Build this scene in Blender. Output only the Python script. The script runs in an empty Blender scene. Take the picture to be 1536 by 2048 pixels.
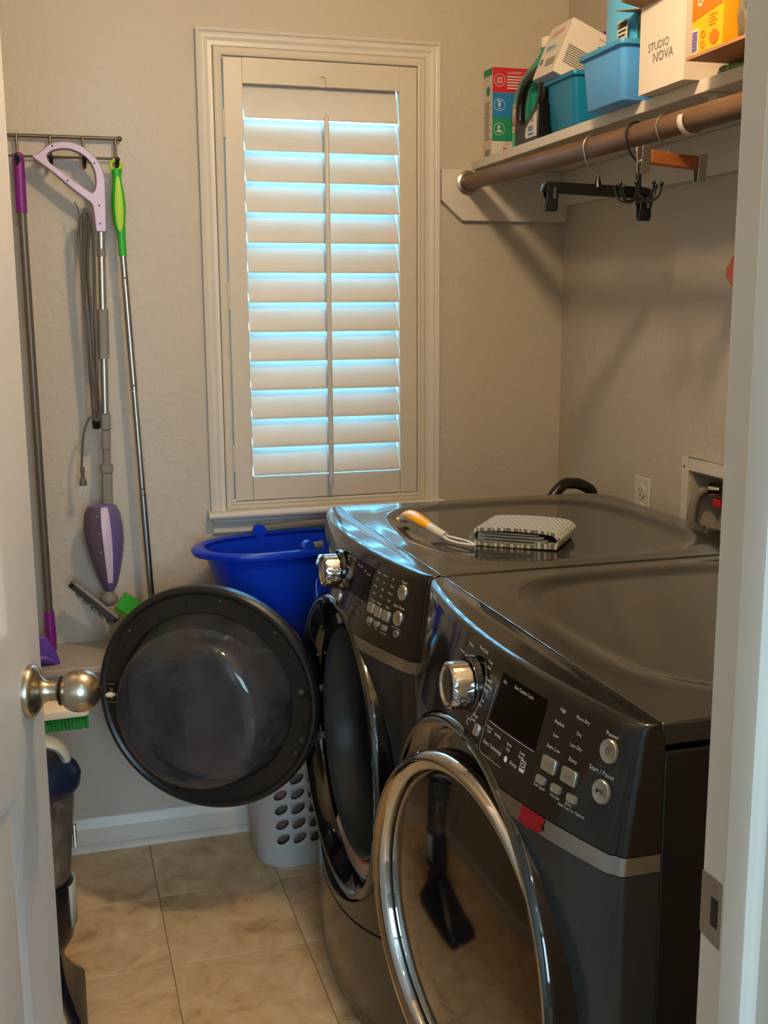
import bpy, bmesh, math, random
from math import sin, cos, pi, radians, hypot, sqrt, atan2
from mathutils import Vector, Matrix

random.seed(7)
SC = bpy.context.scene
COL = SC.collection

# ------------------------------------------------------------------ camera
cam_d = bpy.data.cameras.new('camera')
cam = bpy.data.objects.new('camera', cam_d)
COL.objects.link(cam)
SC.camera = cam
cam_d.sensor_fit = 'HORIZONTAL'
cam_d.sensor_width = 36.0
cam_d.lens = 2207.0 / 1536.0 * 36.0
cam_d.clip_start = 0.02
R_ = Vector((0.95819, -0.28608, -0.00572))
U_ = Vector((0.05660, 0.16990, 0.98383))
F_ = Vector((0.28048, 0.94302, -0.17899))
m = Matrix.Identity(4)
for i in range(3):
    m[i][0] = R_[i]; m[i][1] = U_[i]; m[i][2] = -F_[i]
m.translation = Vector((0, 0, 1.40))
cam.matrix_world = m

# ------------------------------------------------------------------ colour management
SC.view_settings.view_transform = 'Standard'
SC.view_settings.look = 'None'
SC.view_settings.gamma = 1.0
SC.view_settings.use_curve_mapping = False
SC.view_settings.exposure = 0.0

# ------------------------------------------------------------------ world: pale blue overcast sky
wd = bpy.data.worlds.new('sky')
SC.world = wd
wd.use_nodes = True
wn = wd.node_tree.nodes; wl = wd.node_tree.links
wn.clear()
wo = wn.new('ShaderNodeOutputWorld'); wb = wn.new('ShaderNodeBackground')
wt = wn.new('ShaderNodeTexCoord'); ws = wn.new('ShaderNodeSeparateXYZ'); wr = wn.new('ShaderNodeValToRGB')
wl.new(wt.outputs['Generated'], ws.inputs[0]); wl.new(ws.outputs['Z'], wr.inputs[0])
wr.color_ramp.elements[0].position = 0.0; wr.color_ramp.elements[0].color = (0.16, 0.20, 0.19, 1)
wr.color_ramp.elements[1].position = 0.9; wr.color_ramp.elements[1].color = (0.14, 0.52, 0.95, 1)
e = wr.color_ramp.elements.new(0.03); e.color = (0.13, 0.54, 0.95, 1)
wl.new(wr.outputs[0], wb.inputs[0]); wb.inputs[1].default_value = 36.0
wl.new(wb.outputs[0], wo.inputs[0])

# ------------------------------------------------------------------ lights
def light(name, kind, loc, energy, color, **kw):
    d = bpy.data.lights.new(name, kind)
    d.energy = energy; d.color = color
    rot = kw.pop('rot', (0, 0, 0))
    for k, v in kw.items(): setattr(d, k, v)
    o = bpy.data.objects.new(name, d); COL.objects.link(o)
    o.location = loc; o.rotation_euler = rot
    return o
# daylight through the hall window behind the camera
light('hall_window_light', 'AREA', (0.15, -2.9, 1.55), 106, (0.52, 0.78, 1.0), shape='RECTANGLE', size=1.5, size_y=1.5, rot=(radians(90), 0, 0))

# ------------------------------------------------------------------ helpers: materials
def lin(c):
    return tuple(((v/255)/12.92 if v/255 <= 0.04045 else ((v/255+0.055)/1.055)**2.4) for v in c) + (1.0,)
MATS = {}
def mat(name, col, rough=0.5, metal=0.0, coat=0.0, bump=0.0, bscale=80.0, var=0.0, vscale=6.0, emit=None, es=0.0,
        trans=0.0, ior=1.45, alpha=1.0, col2=None, bdetail=3.0, stretch=None, spec=0.5, aniso=0.0, sheen=0.0):
    if name in MATS: return MATS[name]
    mt = bpy.data.materials.new(name); mt.use_nodes = True
    nt = mt.node_tree; p = nt.nodes['Principled BSDF']
    c = lin(col)
    p.inputs['Base Color'].default_value = c
    p.inputs['Roughness'].default_value = rough
    p.inputs['Metallic'].default_value = metal
    p.inputs['Coat Weight'].default_value = coat
    p.inputs['Coat Roughness'].default_value = 0.05
    p.inputs['Transmission Weight'].default_value = trans
    p.inputs['IOR'].default_value = ior
    p.inputs['Alpha'].default_value = alpha
    p.inputs['Specular IOR Level'].default_value = spec
    p.inputs['Anisotropic'].default_value = aniso
    p.inputs['Sheen Weight'].default_value = sheen
    if emit is not None:
        p.inputs['Emission Color'].default_value = lin(emit); p.inputs['Emission Strength'].default_value = es
    tc = nt.nodes.new('ShaderNodeTexCoord')
    src = tc.outputs['Object']
    if stretch:
        mp = nt.nodes.new('ShaderNodeMapping'); mp.inputs['Scale'].default_value = stretch
        nt.links.new(src, mp.inputs[0]); src = mp.outputs[0]
    n1 = nt.nodes.new('ShaderNodeTexNoise'); n1.inputs['Scale'].default_value = vscale; n1.inputs['Detail'].default_value = 4
    nt.links.new(src, n1.inputs['Vector'])
    cr = nt.nodes.new('ShaderNodeValToRGB')
    cr.color_ramp.elements[0].position = 0.3; cr.color_ramp.elements[1].position = 0.7
    v = max(var, 0.02)
    if col2: ca, cb = c, lin(col2)
    else: ca = tuple(x*(1-v) for x in c[:3]) + (1,); cb = tuple(min(1, x*(1+v)) for x in c[:3]) + (1,)
    cr.color_ramp.elements[0].color = ca; cr.color_ramp.elements[1].color = cb
    nt.links.new(n1.outputs['Fac'], cr.inputs[0]); nt.links.new(cr.outputs[0], p.inputs['Base Color'])
    if bump > 0:
        n2 = nt.nodes.new('ShaderNodeTexNoise'); n2.inputs['Scale'].default_value = bscale; n2.inputs['Detail'].default_value = bdetail
        nt.links.new(src, n2.inputs['Vector'])
        b = nt.nodes.new('ShaderNodeBump'); b.inputs['Strength'].default_value = bump; b.inputs['Distance'].default_value = 0.002
        nt.links.new(n2.outputs['Fac'], b.inputs['Height']); nt.links.new(b.outputs[0], p.inputs['Normal'])
    MATS[name] = mt
    return mt

def wall_mat():
    mt = bpy.data.materials.new('wall_paint'); mt.use_nodes = True
    nt = mt.node_tree; p = nt.nodes['Principled BSDF']
    p.inputs['Base Color'].default_value = (0.485, 0.43, 0.355, 1); p.inputs['Roughness'].default_value = 0.6
    tc = nt.nodes.new('ShaderNodeTexCoord')
    a = nt.nodes.new('ShaderNodeTexNoise'); a.inputs['Scale'].default_value = 38; a.inputs['Detail'].default_value = 5; a.inputs['Distortion'].default_value = 0.6
    nt.links.new(tc.outputs['Object'], a.inputs['Vector'])
    r = nt.nodes.new('ShaderNodeValToRGB'); r.color_ramp.elements[0].position = 0.42; r.color_ramp.elements[1].position = 0.62
    nt.links.new(a.outputs['Fac'], r.inputs[0])
    c = nt.nodes.new('ShaderNodeTexNoise'); c.inputs['Scale'].default_value = 180; c.inputs['Detail'].default_value = 2
    nt.links.new(tc.outputs['Object'], c.inputs['Vector'])
    ad = nt.nodes.new('ShaderNodeMath'); ad.operation = 'MULTIPLY_ADD'; ad.inputs[1].default_value = 0.25
    nt.links.new(c.outputs['Fac'], ad.inputs[0]); nt.links.new(r.outputs[0], ad.inputs[2])
    b = nt.nodes.new('ShaderNodeBump'); b.inputs['Strength'].default_value = 0.55; b.inputs['Distance'].default_value = 0.0016
    nt.links.new(ad.outputs[0], b.inputs['Height']); nt.links.new(b.outputs[0], p.inputs['Normal'])
    return mt
def tile_mat():
    mt = bpy.data.materials.new('stone_tile'); mt.use_nodes = True
    nt = mt.node_tree; p = nt.nodes['Principled BSDF']; p.inputs['Roughness'].default_value = 0.42
    tc = nt.nodes.new('ShaderNodeTexCoord'); oi = nt.nodes.new('ShaderNodeObjectInfo')
    vm = nt.nodes.new('ShaderNodeVectorMath'); vm.operation = 'ADD'
    cb = nt.nodes.new('ShaderNodeCombineXYZ'); mu = nt.nodes.new('ShaderNodeMath'); mu.operation = 'MULTIPLY'; mu.inputs[1].default_value = 40
    nt.links.new(oi.outputs['Random'], mu.inputs[0]); nt.links.new(mu.outputs[0], cb.inputs[0]); nt.links.new(mu.outputs[0], cb.inputs[2])
    nt.links.new(tc.outputs['Object'], vm.inputs[0]); nt.links.new(cb.outputs[0], vm.inputs[1])
    n = nt.nodes.new('ShaderNodeTexNoise'); n.inputs['Scale'].default_value = 11; n.inputs['Detail'].default_value = 10; n.inputs['Distortion'].default_value = 0.7; n.inputs['Roughness'].default_value = 0.65
    nt.links.new(vm.outputs[0], n.inputs['Vector'])
    r = nt.nodes.new('ShaderNodeValToRGB'); el = r.color_ramp.elements
    el[0].position = 0.28; el[0].color = lin((158, 126, 90)); el[1].position = 0.72; el[1].color = lin((236, 212, 176))
    e2 = el.new(0.45); e2.color = lin((206, 174, 134)); e3 = el.new(0.58); e3.color = lin((218, 190, 150))
    nt.links.new(n.outputs['Fac'], r.inputs[0]); nt.links.new(r.outputs[0], p.inputs['Base Color'])
    b = nt.nodes.new('ShaderNodeBump'); b.inputs['Strength'].default_value = 0.25; b.inputs['Distance'].default_value = 0.002
    nt.links.new(n.outputs['Fac'], b.inputs['Height']); nt.links.new(b.outputs[0], p.inputs['Normal'])
    return mt
def knit_mat():
    mt = bpy.data.materials.new('knit_cotton'); mt.use_nodes = True
    nt = mt.node_tree; p = nt.nodes['Principled BSDF']; p.inputs['Roughness'].default_value = 0.95; p.inputs['Sheen Weight'].default_value = 0.3
    tc = nt.nodes.new('ShaderNodeTexCoord'); w = nt.nodes.new('ShaderNodeTexWave'); w.bands_direction = 'X'; w.inputs['Scale'].default_value = 38
    w2 = nt.nodes.new('ShaderNodeTexWave'); w2.bands_direction = 'Y'; w2.inputs['Scale'].default_value = 30; w2.inputs['Distortion'].default_value = 1.0
    nt.links.new(tc.outputs['Object'], w.inputs[0]); nt.links.new(tc.outputs['Object'], w2.inputs[0])
    mx = nt.nodes.new('ShaderNodeMath'); mx.operation = 'MULTIPLY'
    nt.links.new(w.outputs['Fac'], mx.inputs[0]); nt.links.new(w2.outputs['Fac'], mx.inputs[1])
    r = nt.nodes.new('ShaderNodeValToRGB'); r.color_ramp.elements[0].position = 0.08; r.color_ramp.elements[0].color = lin((104, 108, 104))
    r.color_ramp.elements[1].position = 0.35; r.color_ramp.elements[1].color = lin((206, 202, 184))
    nt.links.new(mx.outputs[0], r.inputs[0]); nt.links.new(r.outputs[0], p.inputs['Base Color'])
    b = nt.nodes.new('ShaderNodeBump'); b.inputs['Strength'].default_value = 0.9; b.inputs['Distance'].default_value = 0.003
    nt.links.new(mx.outputs[0], b.inputs['Height']); nt.links.new(b.outputs[0], p.inputs['Normal'])
    return mt
def glass_mat(name, tint, rough=0.03, haze=0.0, hazecol=(120, 120, 120), ior=1.45):
    mt = bpy.data.materials.new(name); mt.use_nodes = True
    nt = mt.node_tree; nt.nodes.clear(); out = nt.nodes.new('ShaderNodeOutputMaterial')
    tr = nt.nodes.new('ShaderNodeBsdfTransparent'); tr.inputs[0].default_value = lin(tint)
    gl = nt.nodes.new('ShaderNodeBsdfGlossy'); gl.inputs['Roughness'].default_value = rough
    fr = nt.nodes.new('ShaderNodeFresnel'); fr.inputs[0].default_value = ior
    mx = nt.nodes.new('ShaderNodeMixShader'); nt.links.new(fr.outputs[0], mx.inputs[0])
    df = nt.nodes.new('ShaderNodeBsdfDiffuse'); df.inputs[0].default_value = lin(hazecol)
    m2 = nt.nodes.new('ShaderNodeMixShader')
    n = nt.nodes.new('ShaderNodeTexNoise'); n.inputs['Scale'].default_value = 5
    mm = nt.nodes.new('ShaderNodeMath'); mm.operation = 'MULTIPLY'; mm.inputs[1].default_value = haze*2
    nt.links.new(n.outputs['Fac'], mm.inputs[0]); nt.links.new(mm.outputs[0], m2.inputs[0])
    nt.links.new(tr.outputs[0], m2.inputs[1]); nt.links.new(df.outputs[0], m2.inputs[2])
    nt.links.new(m2.outputs[0], mx.inputs[1]); nt.links.new(gl.outputs[0], mx.inputs[2]); nt.links.new(mx.outputs[0], out.inputs[0])
    return mt

WALL = wall_mat(); TILE = tile_mat(); KNIT = knit_mat()
WHITE = mat('trim_white', (204, 197, 186), 0.35, bump=0.05, bscale=60)
SHUT = mat('shutter_white', (198, 189, 173), 0.4)
LOUV = mat('louver_white', (206, 202, 194), 0.45)
DOORW = mat('door_white', (192, 186, 180), 0.38, bump=0.25, bscale=90, stretch=(6, 6, 1))
CEIL = mat('ceiling_white', (225, 220, 210), 0.8, bump=0.4, bscale=60)
SHELFW = mat('shelf_white', (206, 198, 186), 0.45)
HALLP = mat('hall_paint', (200, 198, 192), 0.7)
GROUT = mat('grout', (160, 140, 114), 0.8)
DARK = mat('machine_charcoal', (42, 42, 42), 0.16, metal=0.0, coat=0.5, var=0.05, vscale=900)
DTOP = mat('machine_top_charcoal', (46, 43, 39), 0.11, coat=0.35, var=0.06, vscale=900)
CABM = mat('cabinet_black', (20, 20, 19), 0.35)
DBODY = mat('machine_body_charcoal', (54, 56, 58), 0.24, metal=0.3, coat=0.4, var=0.06, vscale=900)
PANEL = mat('console_black', (22, 21, 21), 0.10, coat=0.35)
GLOSSB = mat('gloss_black', (12, 12, 13), 0.07, coat=1.0)
SCREEN = mat('display_black', (4, 4, 5), 0.12, spec=0.12)
MATB = mat('matte_black_plastic', (34, 34, 33), 0.38)
DGREY = mat('dark_grey_plastic', (36, 35, 33), 0.33)
BLKPL = mat('black_plastic', (18, 18, 18), 0.3)
RUB = mat('gasket_grey', (52, 60, 66), 0.33)
INNER = mat('drum_dark', (38, 38, 38), 0.35, metal=0.7)
CHROME = mat('chrome', (205, 205, 205), 0.06, metal=1.0)
STRIP = mat('silver_strip', (170, 170, 168), 0.25, metal=1.0)
BTN = mat('silver_button', (176, 172, 164), 0.3, metal=0.75)
PRINT = mat('print_white', (205, 210, 210), 0.6)
PRINTG = mat('print_grey', (105, 105, 105), 0.6)
INK = mat('ink_black', (30, 30, 34), 0.6)
NICKEL = mat('brushed_nickel', (176, 166, 146), 0.24, metal=1.0, bump=0.05, bscale=300, stretch=(1, 1, 12))
STEEL = mat('steel', (170, 168, 162), 0.3, metal=1.0)
ALU = mat('aluminium', (186, 182, 176), 0.32, metal=0.9)
BLUE = mat('bucket_blue', (8, 52, 190), 0.32)
HAMP = mat('hamper_white', (192, 192, 192), 0.45)
LAV = mat('lavender_plastic', (196, 172, 196), 0.35)
VIO = mat('violet_plastic', (96, 84, 128), 0.22, coat=0.4)
VIOD = mat('dark_violet_edge', (96, 78, 100), 0.35)
PURP = mat('purple_plastic', (120, 28, 128), 0.38)
PURPM = mat('violet_mop_plastic', (98, 62, 160), 0.35)
GREYP = mat('taupe_plastic', (120, 112, 102), 0.5)
CORD = mat('grey_cord', (92, 84, 76), 0.45)
POLE = mat('grey_pole', (110, 102, 92), 0.35, metal=0.5)
GREEN = mat('green_plastic', (38, 160, 40), 0.38)
LIME = mat('lime_rubber', (160, 200, 50), 0.5)
NAVY = mat('navy_plastic', (22, 34, 62), 0.28)
NBLK = mat('black_navy_plastic', (16, 18, 26), 0.3)
SILV = mat('silver_plastic', (176, 176, 172), 0.35)
TANK = glass_mat('smoke_tank', (190, 180, 170), 0.1, 0.35, (150, 138, 124))
BEIGE = mat('beige_plastic', (224, 204, 178), 0.5)
BRIST = mat('green_bristle', (34, 120, 48), 0.6)
TEAL = mat('teal_plastic', (22, 150, 128), 0.3)
TEALL = mat('teal_label', (70, 190, 165), 0.5)
TURQ = mat('turquoise_plastic', (8, 118, 165), 0.35)
SKYB = mat('sky_blue_plastic', (84, 160, 232), 0.38)
SKYD = mat('sky_blue_rim', (62, 140, 190), 0.4)
CARTW = mat('white_carton', (210, 201, 190), 0.6)
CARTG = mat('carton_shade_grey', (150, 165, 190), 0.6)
CARTB = mat('kraft_card', (168, 122, 78), 0.7)
REDP = mat('print_red', (196, 30, 44), 0.55)
BLUP = mat('print_blue', (24, 120, 190), 0.55)
GRNP = mat('print_green', (22, 140, 98), 0.55)
ORNP = mat('print_orange', (240, 110, 20), 0.5)
YELP = mat('print_yellow', (240, 170, 22), 0.5)
WOODR = mat('rod_wood', (100, 72, 50), 0.42, bump=0.15, bscale=20, var=0.25, vscale=10, stretch=(8, 1, 8))
WOODH = mat('hanger_wood', (140, 80, 42), 0.35, var=0.15, vscale=12, stretch=(1, 8, 8))
ORANGE = mat('yellow_handle', (244, 178, 4), 0.3)
CREAM = mat('cream_plastic', (232, 216, 196), 0.45)
TAPE = mat('red_tape', (140, 8, 30), 0.35)
BRONZE = mat('bronze_wire', (112, 98, 82), 0.4, metal=0.8)
PINK = mat('pink_fabric', (225, 90, 90), 0.8, var=0.3, vscale=60, col2=(240, 150, 110))
CLEAR = glass_mat('clear_film', (235, 238, 232), 0.12, 0.1, (210, 210, 200))
WGLASS = glass_mat('window_glass', (245, 250, 250), 0.0, 0.0)
BOWL = glass_mat('smoky_bowl_glass', (190, 192, 198), 0.03, 0.10, (150, 152, 160), 1.5)
SMOKE = glass_mat('smoked_window', (130, 130, 136), 0.04, 0.30, (120, 120, 128), 1.5)
YELF = mat('yellow_sponge', (240, 225, 60), 0.8, bump=0.6, bscale=120)
GRNF = mat('light_green_pack', (140, 205, 90), 0.6)
POUCH = mat('blue_pouch', (80, 180, 235), 0.25, coat=0.4)
LAMPM = mat('lamp_glass', (255, 235, 205), 0.5, emit=(255, 205, 140), es=2.5)
COOLM = mat('cool_lamp', (255, 255, 255), 0.5, emit=(215, 235, 255), es=30.0)

# ------------------------------------------------------------------ helpers: geometry
def wloc(o):
    l = Vector((0, 0, 0))
    while o is not None:
        l += Vector(o.location); o = o.parent
    return l

class MB:
    def __init__(s): s.v = []; s.f = []; s.mi = []; s.cur = 0
    def add(s, vs, fs):
        b = len(s.v); s.v += [tuple(p) for p in vs]
        for f in fs: s.f.append([b+i for i in f]); s.mi.append(s.cur)
        return s
    def m(s, i): s.cur = i; return s
    def box(s, a, b, rot=None, piv=None):
        x0, y0, z0 = a; x1, y1, z1 = b
        vs = [Vector(p) for p in ((x0,y0,z0),(x1,y0,z0),(x1,y1,z0),(x0,y1,z0),(x0,y0,z1),(x1,y0,z1),(x1,y1,z1),(x0,y1,z1))]
        if rot is not None:
            c = Vector(piv) if piv is not None else (Vector(a)+Vector(b))/2
            vs = [c + rot @ (p-c) for p in vs]
        return s.add(vs, [(0,3,2,1),(4,5,6,7),(0,1,5,4),(1,2,6,5),(2,3,7,6),(3,0,4,7)])
    def loft(s, rings, cap0=True, cap1=True, closed=True):
        n = len(rings[0]); vs = [p for r in rings for p in r]; fs = []
        for k in range(len(rings)-1):
            for i in range(n if closed else n-1):
                j = (i+1) % n
                fs.append((k*n+i, k*n+j, (k+1)*n+j, (k+1)*n+i))
        if cap0: fs.append(tuple(reversed(range(n))))
        if cap1: fs.append(tuple((len(rings)-1)*n+i for i in range(n)))
        return s.add(vs, fs)
    def lathe(s, prof, c, axis, n=48, a0=0, a1=2*pi, cap=False):
        c = Vector(c); a = Vector(axis).normalized()
        u = a.orthogonal().normalized() if abs(a.z) > 0.99 else a.cross(Vector((0,0,1))).normalized()
        w = a.cross(u)
        full = abs(a1-a0-2*pi) < 1e-6
        m_ = n if full else n+1
        rings = []
        for r, h in prof:
            rings.append([c + a*h + (u*cos(a0+(a1-a0)*i/n) + w*sin(a0+(a1-a0)*i/n))*max(r, 1e-5) for i in range(m_)])
        return s.loft(rings, cap, cap, closed=full)
    def cyl(s, p0, p1, r, n=16, r1=None):
        p0 = Vector(p0); p1 = Vector(p1); r1 = r if r1 is None else r1
        L = (p1-p0).length
        return s.lathe([(r, 0), (r1, L)], p0, p1-p0, n, cap=True)
    def tube(s, pts, r, n=8, closed=False, flat=1.0, up=None):
        P = [Vector(p) for p in pts]; N = len(P); rings = []
        nrm = None
        for i in range(N):
            if closed: t = P[(i+1) % N]-P[i-1]
            else: t = P[min(i+1, N-1)]-P[max(i-1, 0)]
            t.normalize()
            if nrm is None:
                nrm = Vector(up) if up is not None else t.orthogonal()
            nrm = (nrm - t*nrm.dot(t)).normalized(); b = t.cross(nrm)
            rr = r[i] if isinstance(r, (list, tuple)) else r
            rings.append([P[i] + nrm*cos(2*pi*k/n)*rr + b*sin(2*pi*k/n)*rr*flat for k in range(n)])
        if closed: rings.append(rings[0]); return s.loft(rings, False, False)
        return s.loft(rings)
    def prism(s, poly, fn0, fn1):
        r0 = [fn0(*p) for p in poly]; r1 = [fn1(*p) for p in poly]
        return s.loft([r0, r1])
    def sphere(s, c, r, n=16, sc=(1,1,1)):
        c = Vector(c); rings = []
        for i in range(n//2+1):
            t = pi*i/(n//2); q = max(sin(t), 1e-4)
            rings.append([c + Vector((cos(2*pi*k/n)*q*r*sc[0], sin(2*pi*k/n)*q*r*sc[1], -cos(t)*r*sc[2])) for k in range(n)])
        return s.loft(rings)

def build(mb, name, mats, parent=None, bevel=0.0, smooth=True, angle=35, seg=2, loc=None, double=True, **tags):
    if not isinstance(mats, (list, tuple)): mats = [mats]
    if parent is not None: base = wloc(parent)
    elif loc is not None: base = Vector(loc)
    else:
        xs = [p[0] for p in mb.v]; ys = [p[1] for p in mb.v]; zs = [p[2] for p in mb.v]
        base = Vector(((min(xs)+max(xs))/2, (min(ys)+max(ys))/2, min(zs)))
    me = bpy.data.meshes.new(name)
    me.from_pydata([tuple(Vector(p)-base) for p in mb.v], [], mb.f)
    for mt in mats: me.materials.append(mt)
    me.polygons.foreach_set('material_index', mb.mi)
    bm = bmesh.new(); bm.from_mesh(me)
    if double: bmesh.ops.remove_doubles(bm, verts=bm.verts, dist=2e-5)
    bmesh.ops.recalc_face_normals(bm, faces=bm.faces)
    bm.to_mesh(me); bm.free()
    if smooth:
        me.polygons.foreach_set('use_smooth', [True]*len(me.polygons))
        me.set_sharp_from_angle(angle=radians(angle))
    o = bpy.data.objects.new(name, me); COL.objects.link(o)
    if parent is not None: o.parent = parent
    else: o.location = base
    if bevel > 0:
        b = o.modifiers.new('bevel', 'BEVEL'); b.width = bevel; b.segments = seg; b.limit_method = 'ANGLE'; b.angle_limit = radians(40)
    for k, v in tags.items(): o[k] = v
    return o
def thing(name, loc, label, category, group=None):
    o = bpy.data.objects.new(name, None); COL.objects.link(o); o.location = loc
    o.empty_display_size = 0.05
    o['label'] = label; o['category'] = category
    if group: o['group'] = group
    return o
def struct(o): o['kind'] = 'structure'; return o
def boolean(o, cut_mb, op='DIFFERENCE'):
    c = build(cut_mb, 'cutter', WHITE, smooth=False)
    md = o.modifiers.new('bool', 'BOOLEAN'); md.operation = op; md.solver = 'EXACT'; md.object = c
    bpy.context.view_layer.update()
    dg = bpy.context.evaluated_depsgraph_get()
    me = bpy.data.meshes.new_from_object(o.evaluated_get(dg))
    o.modifiers.remove(md); old = o.data; o.data = me
    me.polygons.foreach_set('use_smooth', [True]*len(me.polygons)); me.set_sharp_from_angle(angle=radians(35))
    bpy.data.objects.remove(c)
    return o
def box(name, a, b, mt, parent=None, bevel=0.0, **k):
    return build(MB().box(a, b), name, mt, parent, bevel, **k)
def rrect(w, d, r, n=6, cx=0, cy=0, rot=0):
    pts = []
    for (sx, sy, a0) in ((1,1,0),(-1,1,pi/2),(-1,-1,pi),(1,-1,3*pi/2)):
        for i in range(n+1):
            a = a0 + (pi/2)*i/n
            x = sx*(w/2-r)+r*cos(a); y = sy*(d/2-r)+r*sin(a)
            pts.append((cx+x*cos(rot)-y*sin(rot), cy+x*sin(rot)+y*cos(rot)))
    return pts
def spline(pts, n=6):
    P = [Vector(p) for p in pts]; out = []
    for i in range(len(P)-1):
        p0 = P[max(i-1, 0)]; p1 = P[i]; p2 = P[i+1]; p3 = P[min(i+2, len(P)-1)]
        for k in range(n):
            t = k/n
            out.append(0.5*((2*p1)+(p2-p0)*t+(2*p0-5*p1+4*p2-p3)*t*t+(3*p1-p0-3*p2+p3)*t**3))
    out.append(P[-1]); return out
_fcache = {}
def text_mb(mb, s, size, fn, align='CENTER', bold=False):
    """flat lettering: fn(u,v)->world point, u to the reader's right, v up"""
    key = (s, align)
    if key not in _fcache:
        cu = bpy.data.curves.new('t', 'FONT'); cu.body = s; cu.size = 1.0; cu.align_x = align; cu.align_y = 'CENTER'; cu.resolution_u = 2
        if bold: cu.offset = 0.02
        o = bpy.data.objects.new('t', cu); COL.objects.link(o)
        dg = bpy.context.evaluated_depsgraph_get(); dg.update()
        me = bpy.data.meshes.new_from_object(o.evaluated_get(dg))
        _fcache[key] = ([(v.co.x, v.co.y) for v in me.vertices], [tuple(p.vertices) for p in me.polygons])
        bpy.data.objects.remove(o); bpy.data.meshes.remove(me); bpy.data.curves.remove(cu)
    vs, fs = _fcache[key]
    mb.add([fn(x*size, y*size) for x, y in vs], fs); return mb
def quad(mb, fn, u0, v0, u1, v1, nu=1, nv=1):
    vs = [fn(u0+(u1-u0)*i/nu, v0+(v1-v0)*j/nv) for j in range(nv+1) for i in range(nu+1)]
    fs = [(j*(nu+1)+i, j*(nu+1)+i+1, (j+1)*(nu+1)+i+1, (j+1)*(nu+1)+i) for j in range(nv) for i in range(nu)]
    mb.add(vs, fs); return mb
def disc2(mb, fn, cu, cv, r, n=20, ry=None, r_in=None):
    ry = r if ry is None else ry
    o = [fn(cu+r*cos(2*pi*i/n), cv+ry*sin(2*pi*i/n)) for i in range(n)]
    if r_in is None: mb.add(o, [tuple(range(n))])
    else:
        k = r_in/r
        i_ = [fn(cu+r*k*cos(2*pi*i/n), cv+ry*k*sin(2*pi*i/n)) for i in range(n)]
        mb.add(o+i_, [(i, (i+1) % n, n+(i+1) % n, n+i) for i in range(n)])
    return mb

# ================================================================== SETTING
D = 2.836; XR = 1.361; XL = -0.55; YF = 0.711; YF0 = 0.596; HC = 2.44; XJ = 0.476; XH = -0.240
# back wall with window hole
hx0, hx1, hz0, hz1 = 0.4255, 0.9465, 0.903, 2.022
mb = MB()
mb.box((XL-.1, D, 0), (hx0, D+.14, HC)); mb.box((hx1, D, 0), (XR+.1, D+.14, HC))
mb.box((hx0, D, 0), (hx1, D+.14, hz0)); mb.box((hx0, D, hz1), (hx1, D+.14, HC))
struct(build(mb, 'wall_back', WALL, smooth=False))
# right wall with the recess of the water box
mb = MB()
bx = (1.925, 2.155, 0.86, 1.045)   # y0,y1,z0,z1
mb.box((XR, YF0, 0), (XR+.12, bx[0], HC)); mb.box((XR, bx[1], 0), (XR+.12, D, HC))
mb.box((XR, bx[0], 0), (XR+.12, bx[1], bx[2])); mb.box((XR, bx[0], bx[3]), (XR+.12, bx[1], HC))
mb.box((XR+.085, bx[0], bx[2]), (XR+.12, bx[1], bx[3]))
struct(build(mb, 'wall_right', WALL, smooth=False))
struct(box('wall_left', (XL-.1, YF0, 0), (XL, D, HC), WALL, smooth=False))
mb = MB()
mb.box((XL-.1, YF0, 0), (XH-.02, YF, HC)); mb.box((XJ+.02, YF0, 0), (XR, YF, HC)); mb.box((XH-.02, YF0, 2.06), (XJ+.02, YF, HC))
struct(build(mb, 'wall_front', WALL, smooth=False))
struct(box('ceiling', (XL-.1, YF0, HC), (XR+.12, D+.14, HC+.1), CEIL, smooth=False))
# hall behind the camera
struct(box('wall_hall_left', (-1.4, -3.05, 0), (-1.3, YF0, HC), HALLP, smooth=False))
struct(box('wall_hall_right', (1.6, -3.05, 0), (1.7, YF0, HC), HALLP, smooth=False))
struct(box('wall_hall_back', (-1.4, -3.15, 0), (1.7, -3.05, HC), HALLP, smooth=False))
mb = MB(); mb.box((-1.4, YF0-.01, 0), (XL-.1, YF0+.1, HC)); mb.box((XR+.12, YF0-.01, 0), (1.7, YF0+.1, HC))
struct(build(mb, 'wall_hall_front', HALLP, smooth=False))
struct(box('ceiling_hall', (-1.4, -3.15, HC), (1.7, YF0, HC+.1), CEIL, smooth=False))
struct(box('floor_hall', (-1.4, -3.15, -.06), (1.7, YF0, -.001), mat('hall_carpet', (150, 136, 118), 0.9, bump=0.5, bscale=300), smooth=False))
# floor with tiles
fl = struct(box('floor', (XL, YF0, -.06), (XR, D, -.0035), GROUT, smooth=False))
T = 0.299
tile_me = None
g = 0.0009
for i in range(-3, 5):
    for j in range(-6, 3):
        x0 = max(0.176+i*T, XL)+g; x1 = min(0.176+(i+1)*T, XR)-g
        y0 = max(2.232+j*T, YF0)+g; y1 = min(2.232+(j+1)*T, D)-g
        if x1-x0 < .02 or y1-y0 < .02: continue
        build(MB().box((x0, y0, -.0035), (x1, y1, 0.0)), 'tile', TILE, fl, bevel=0.0008, seg=1, smooth=False)

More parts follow.
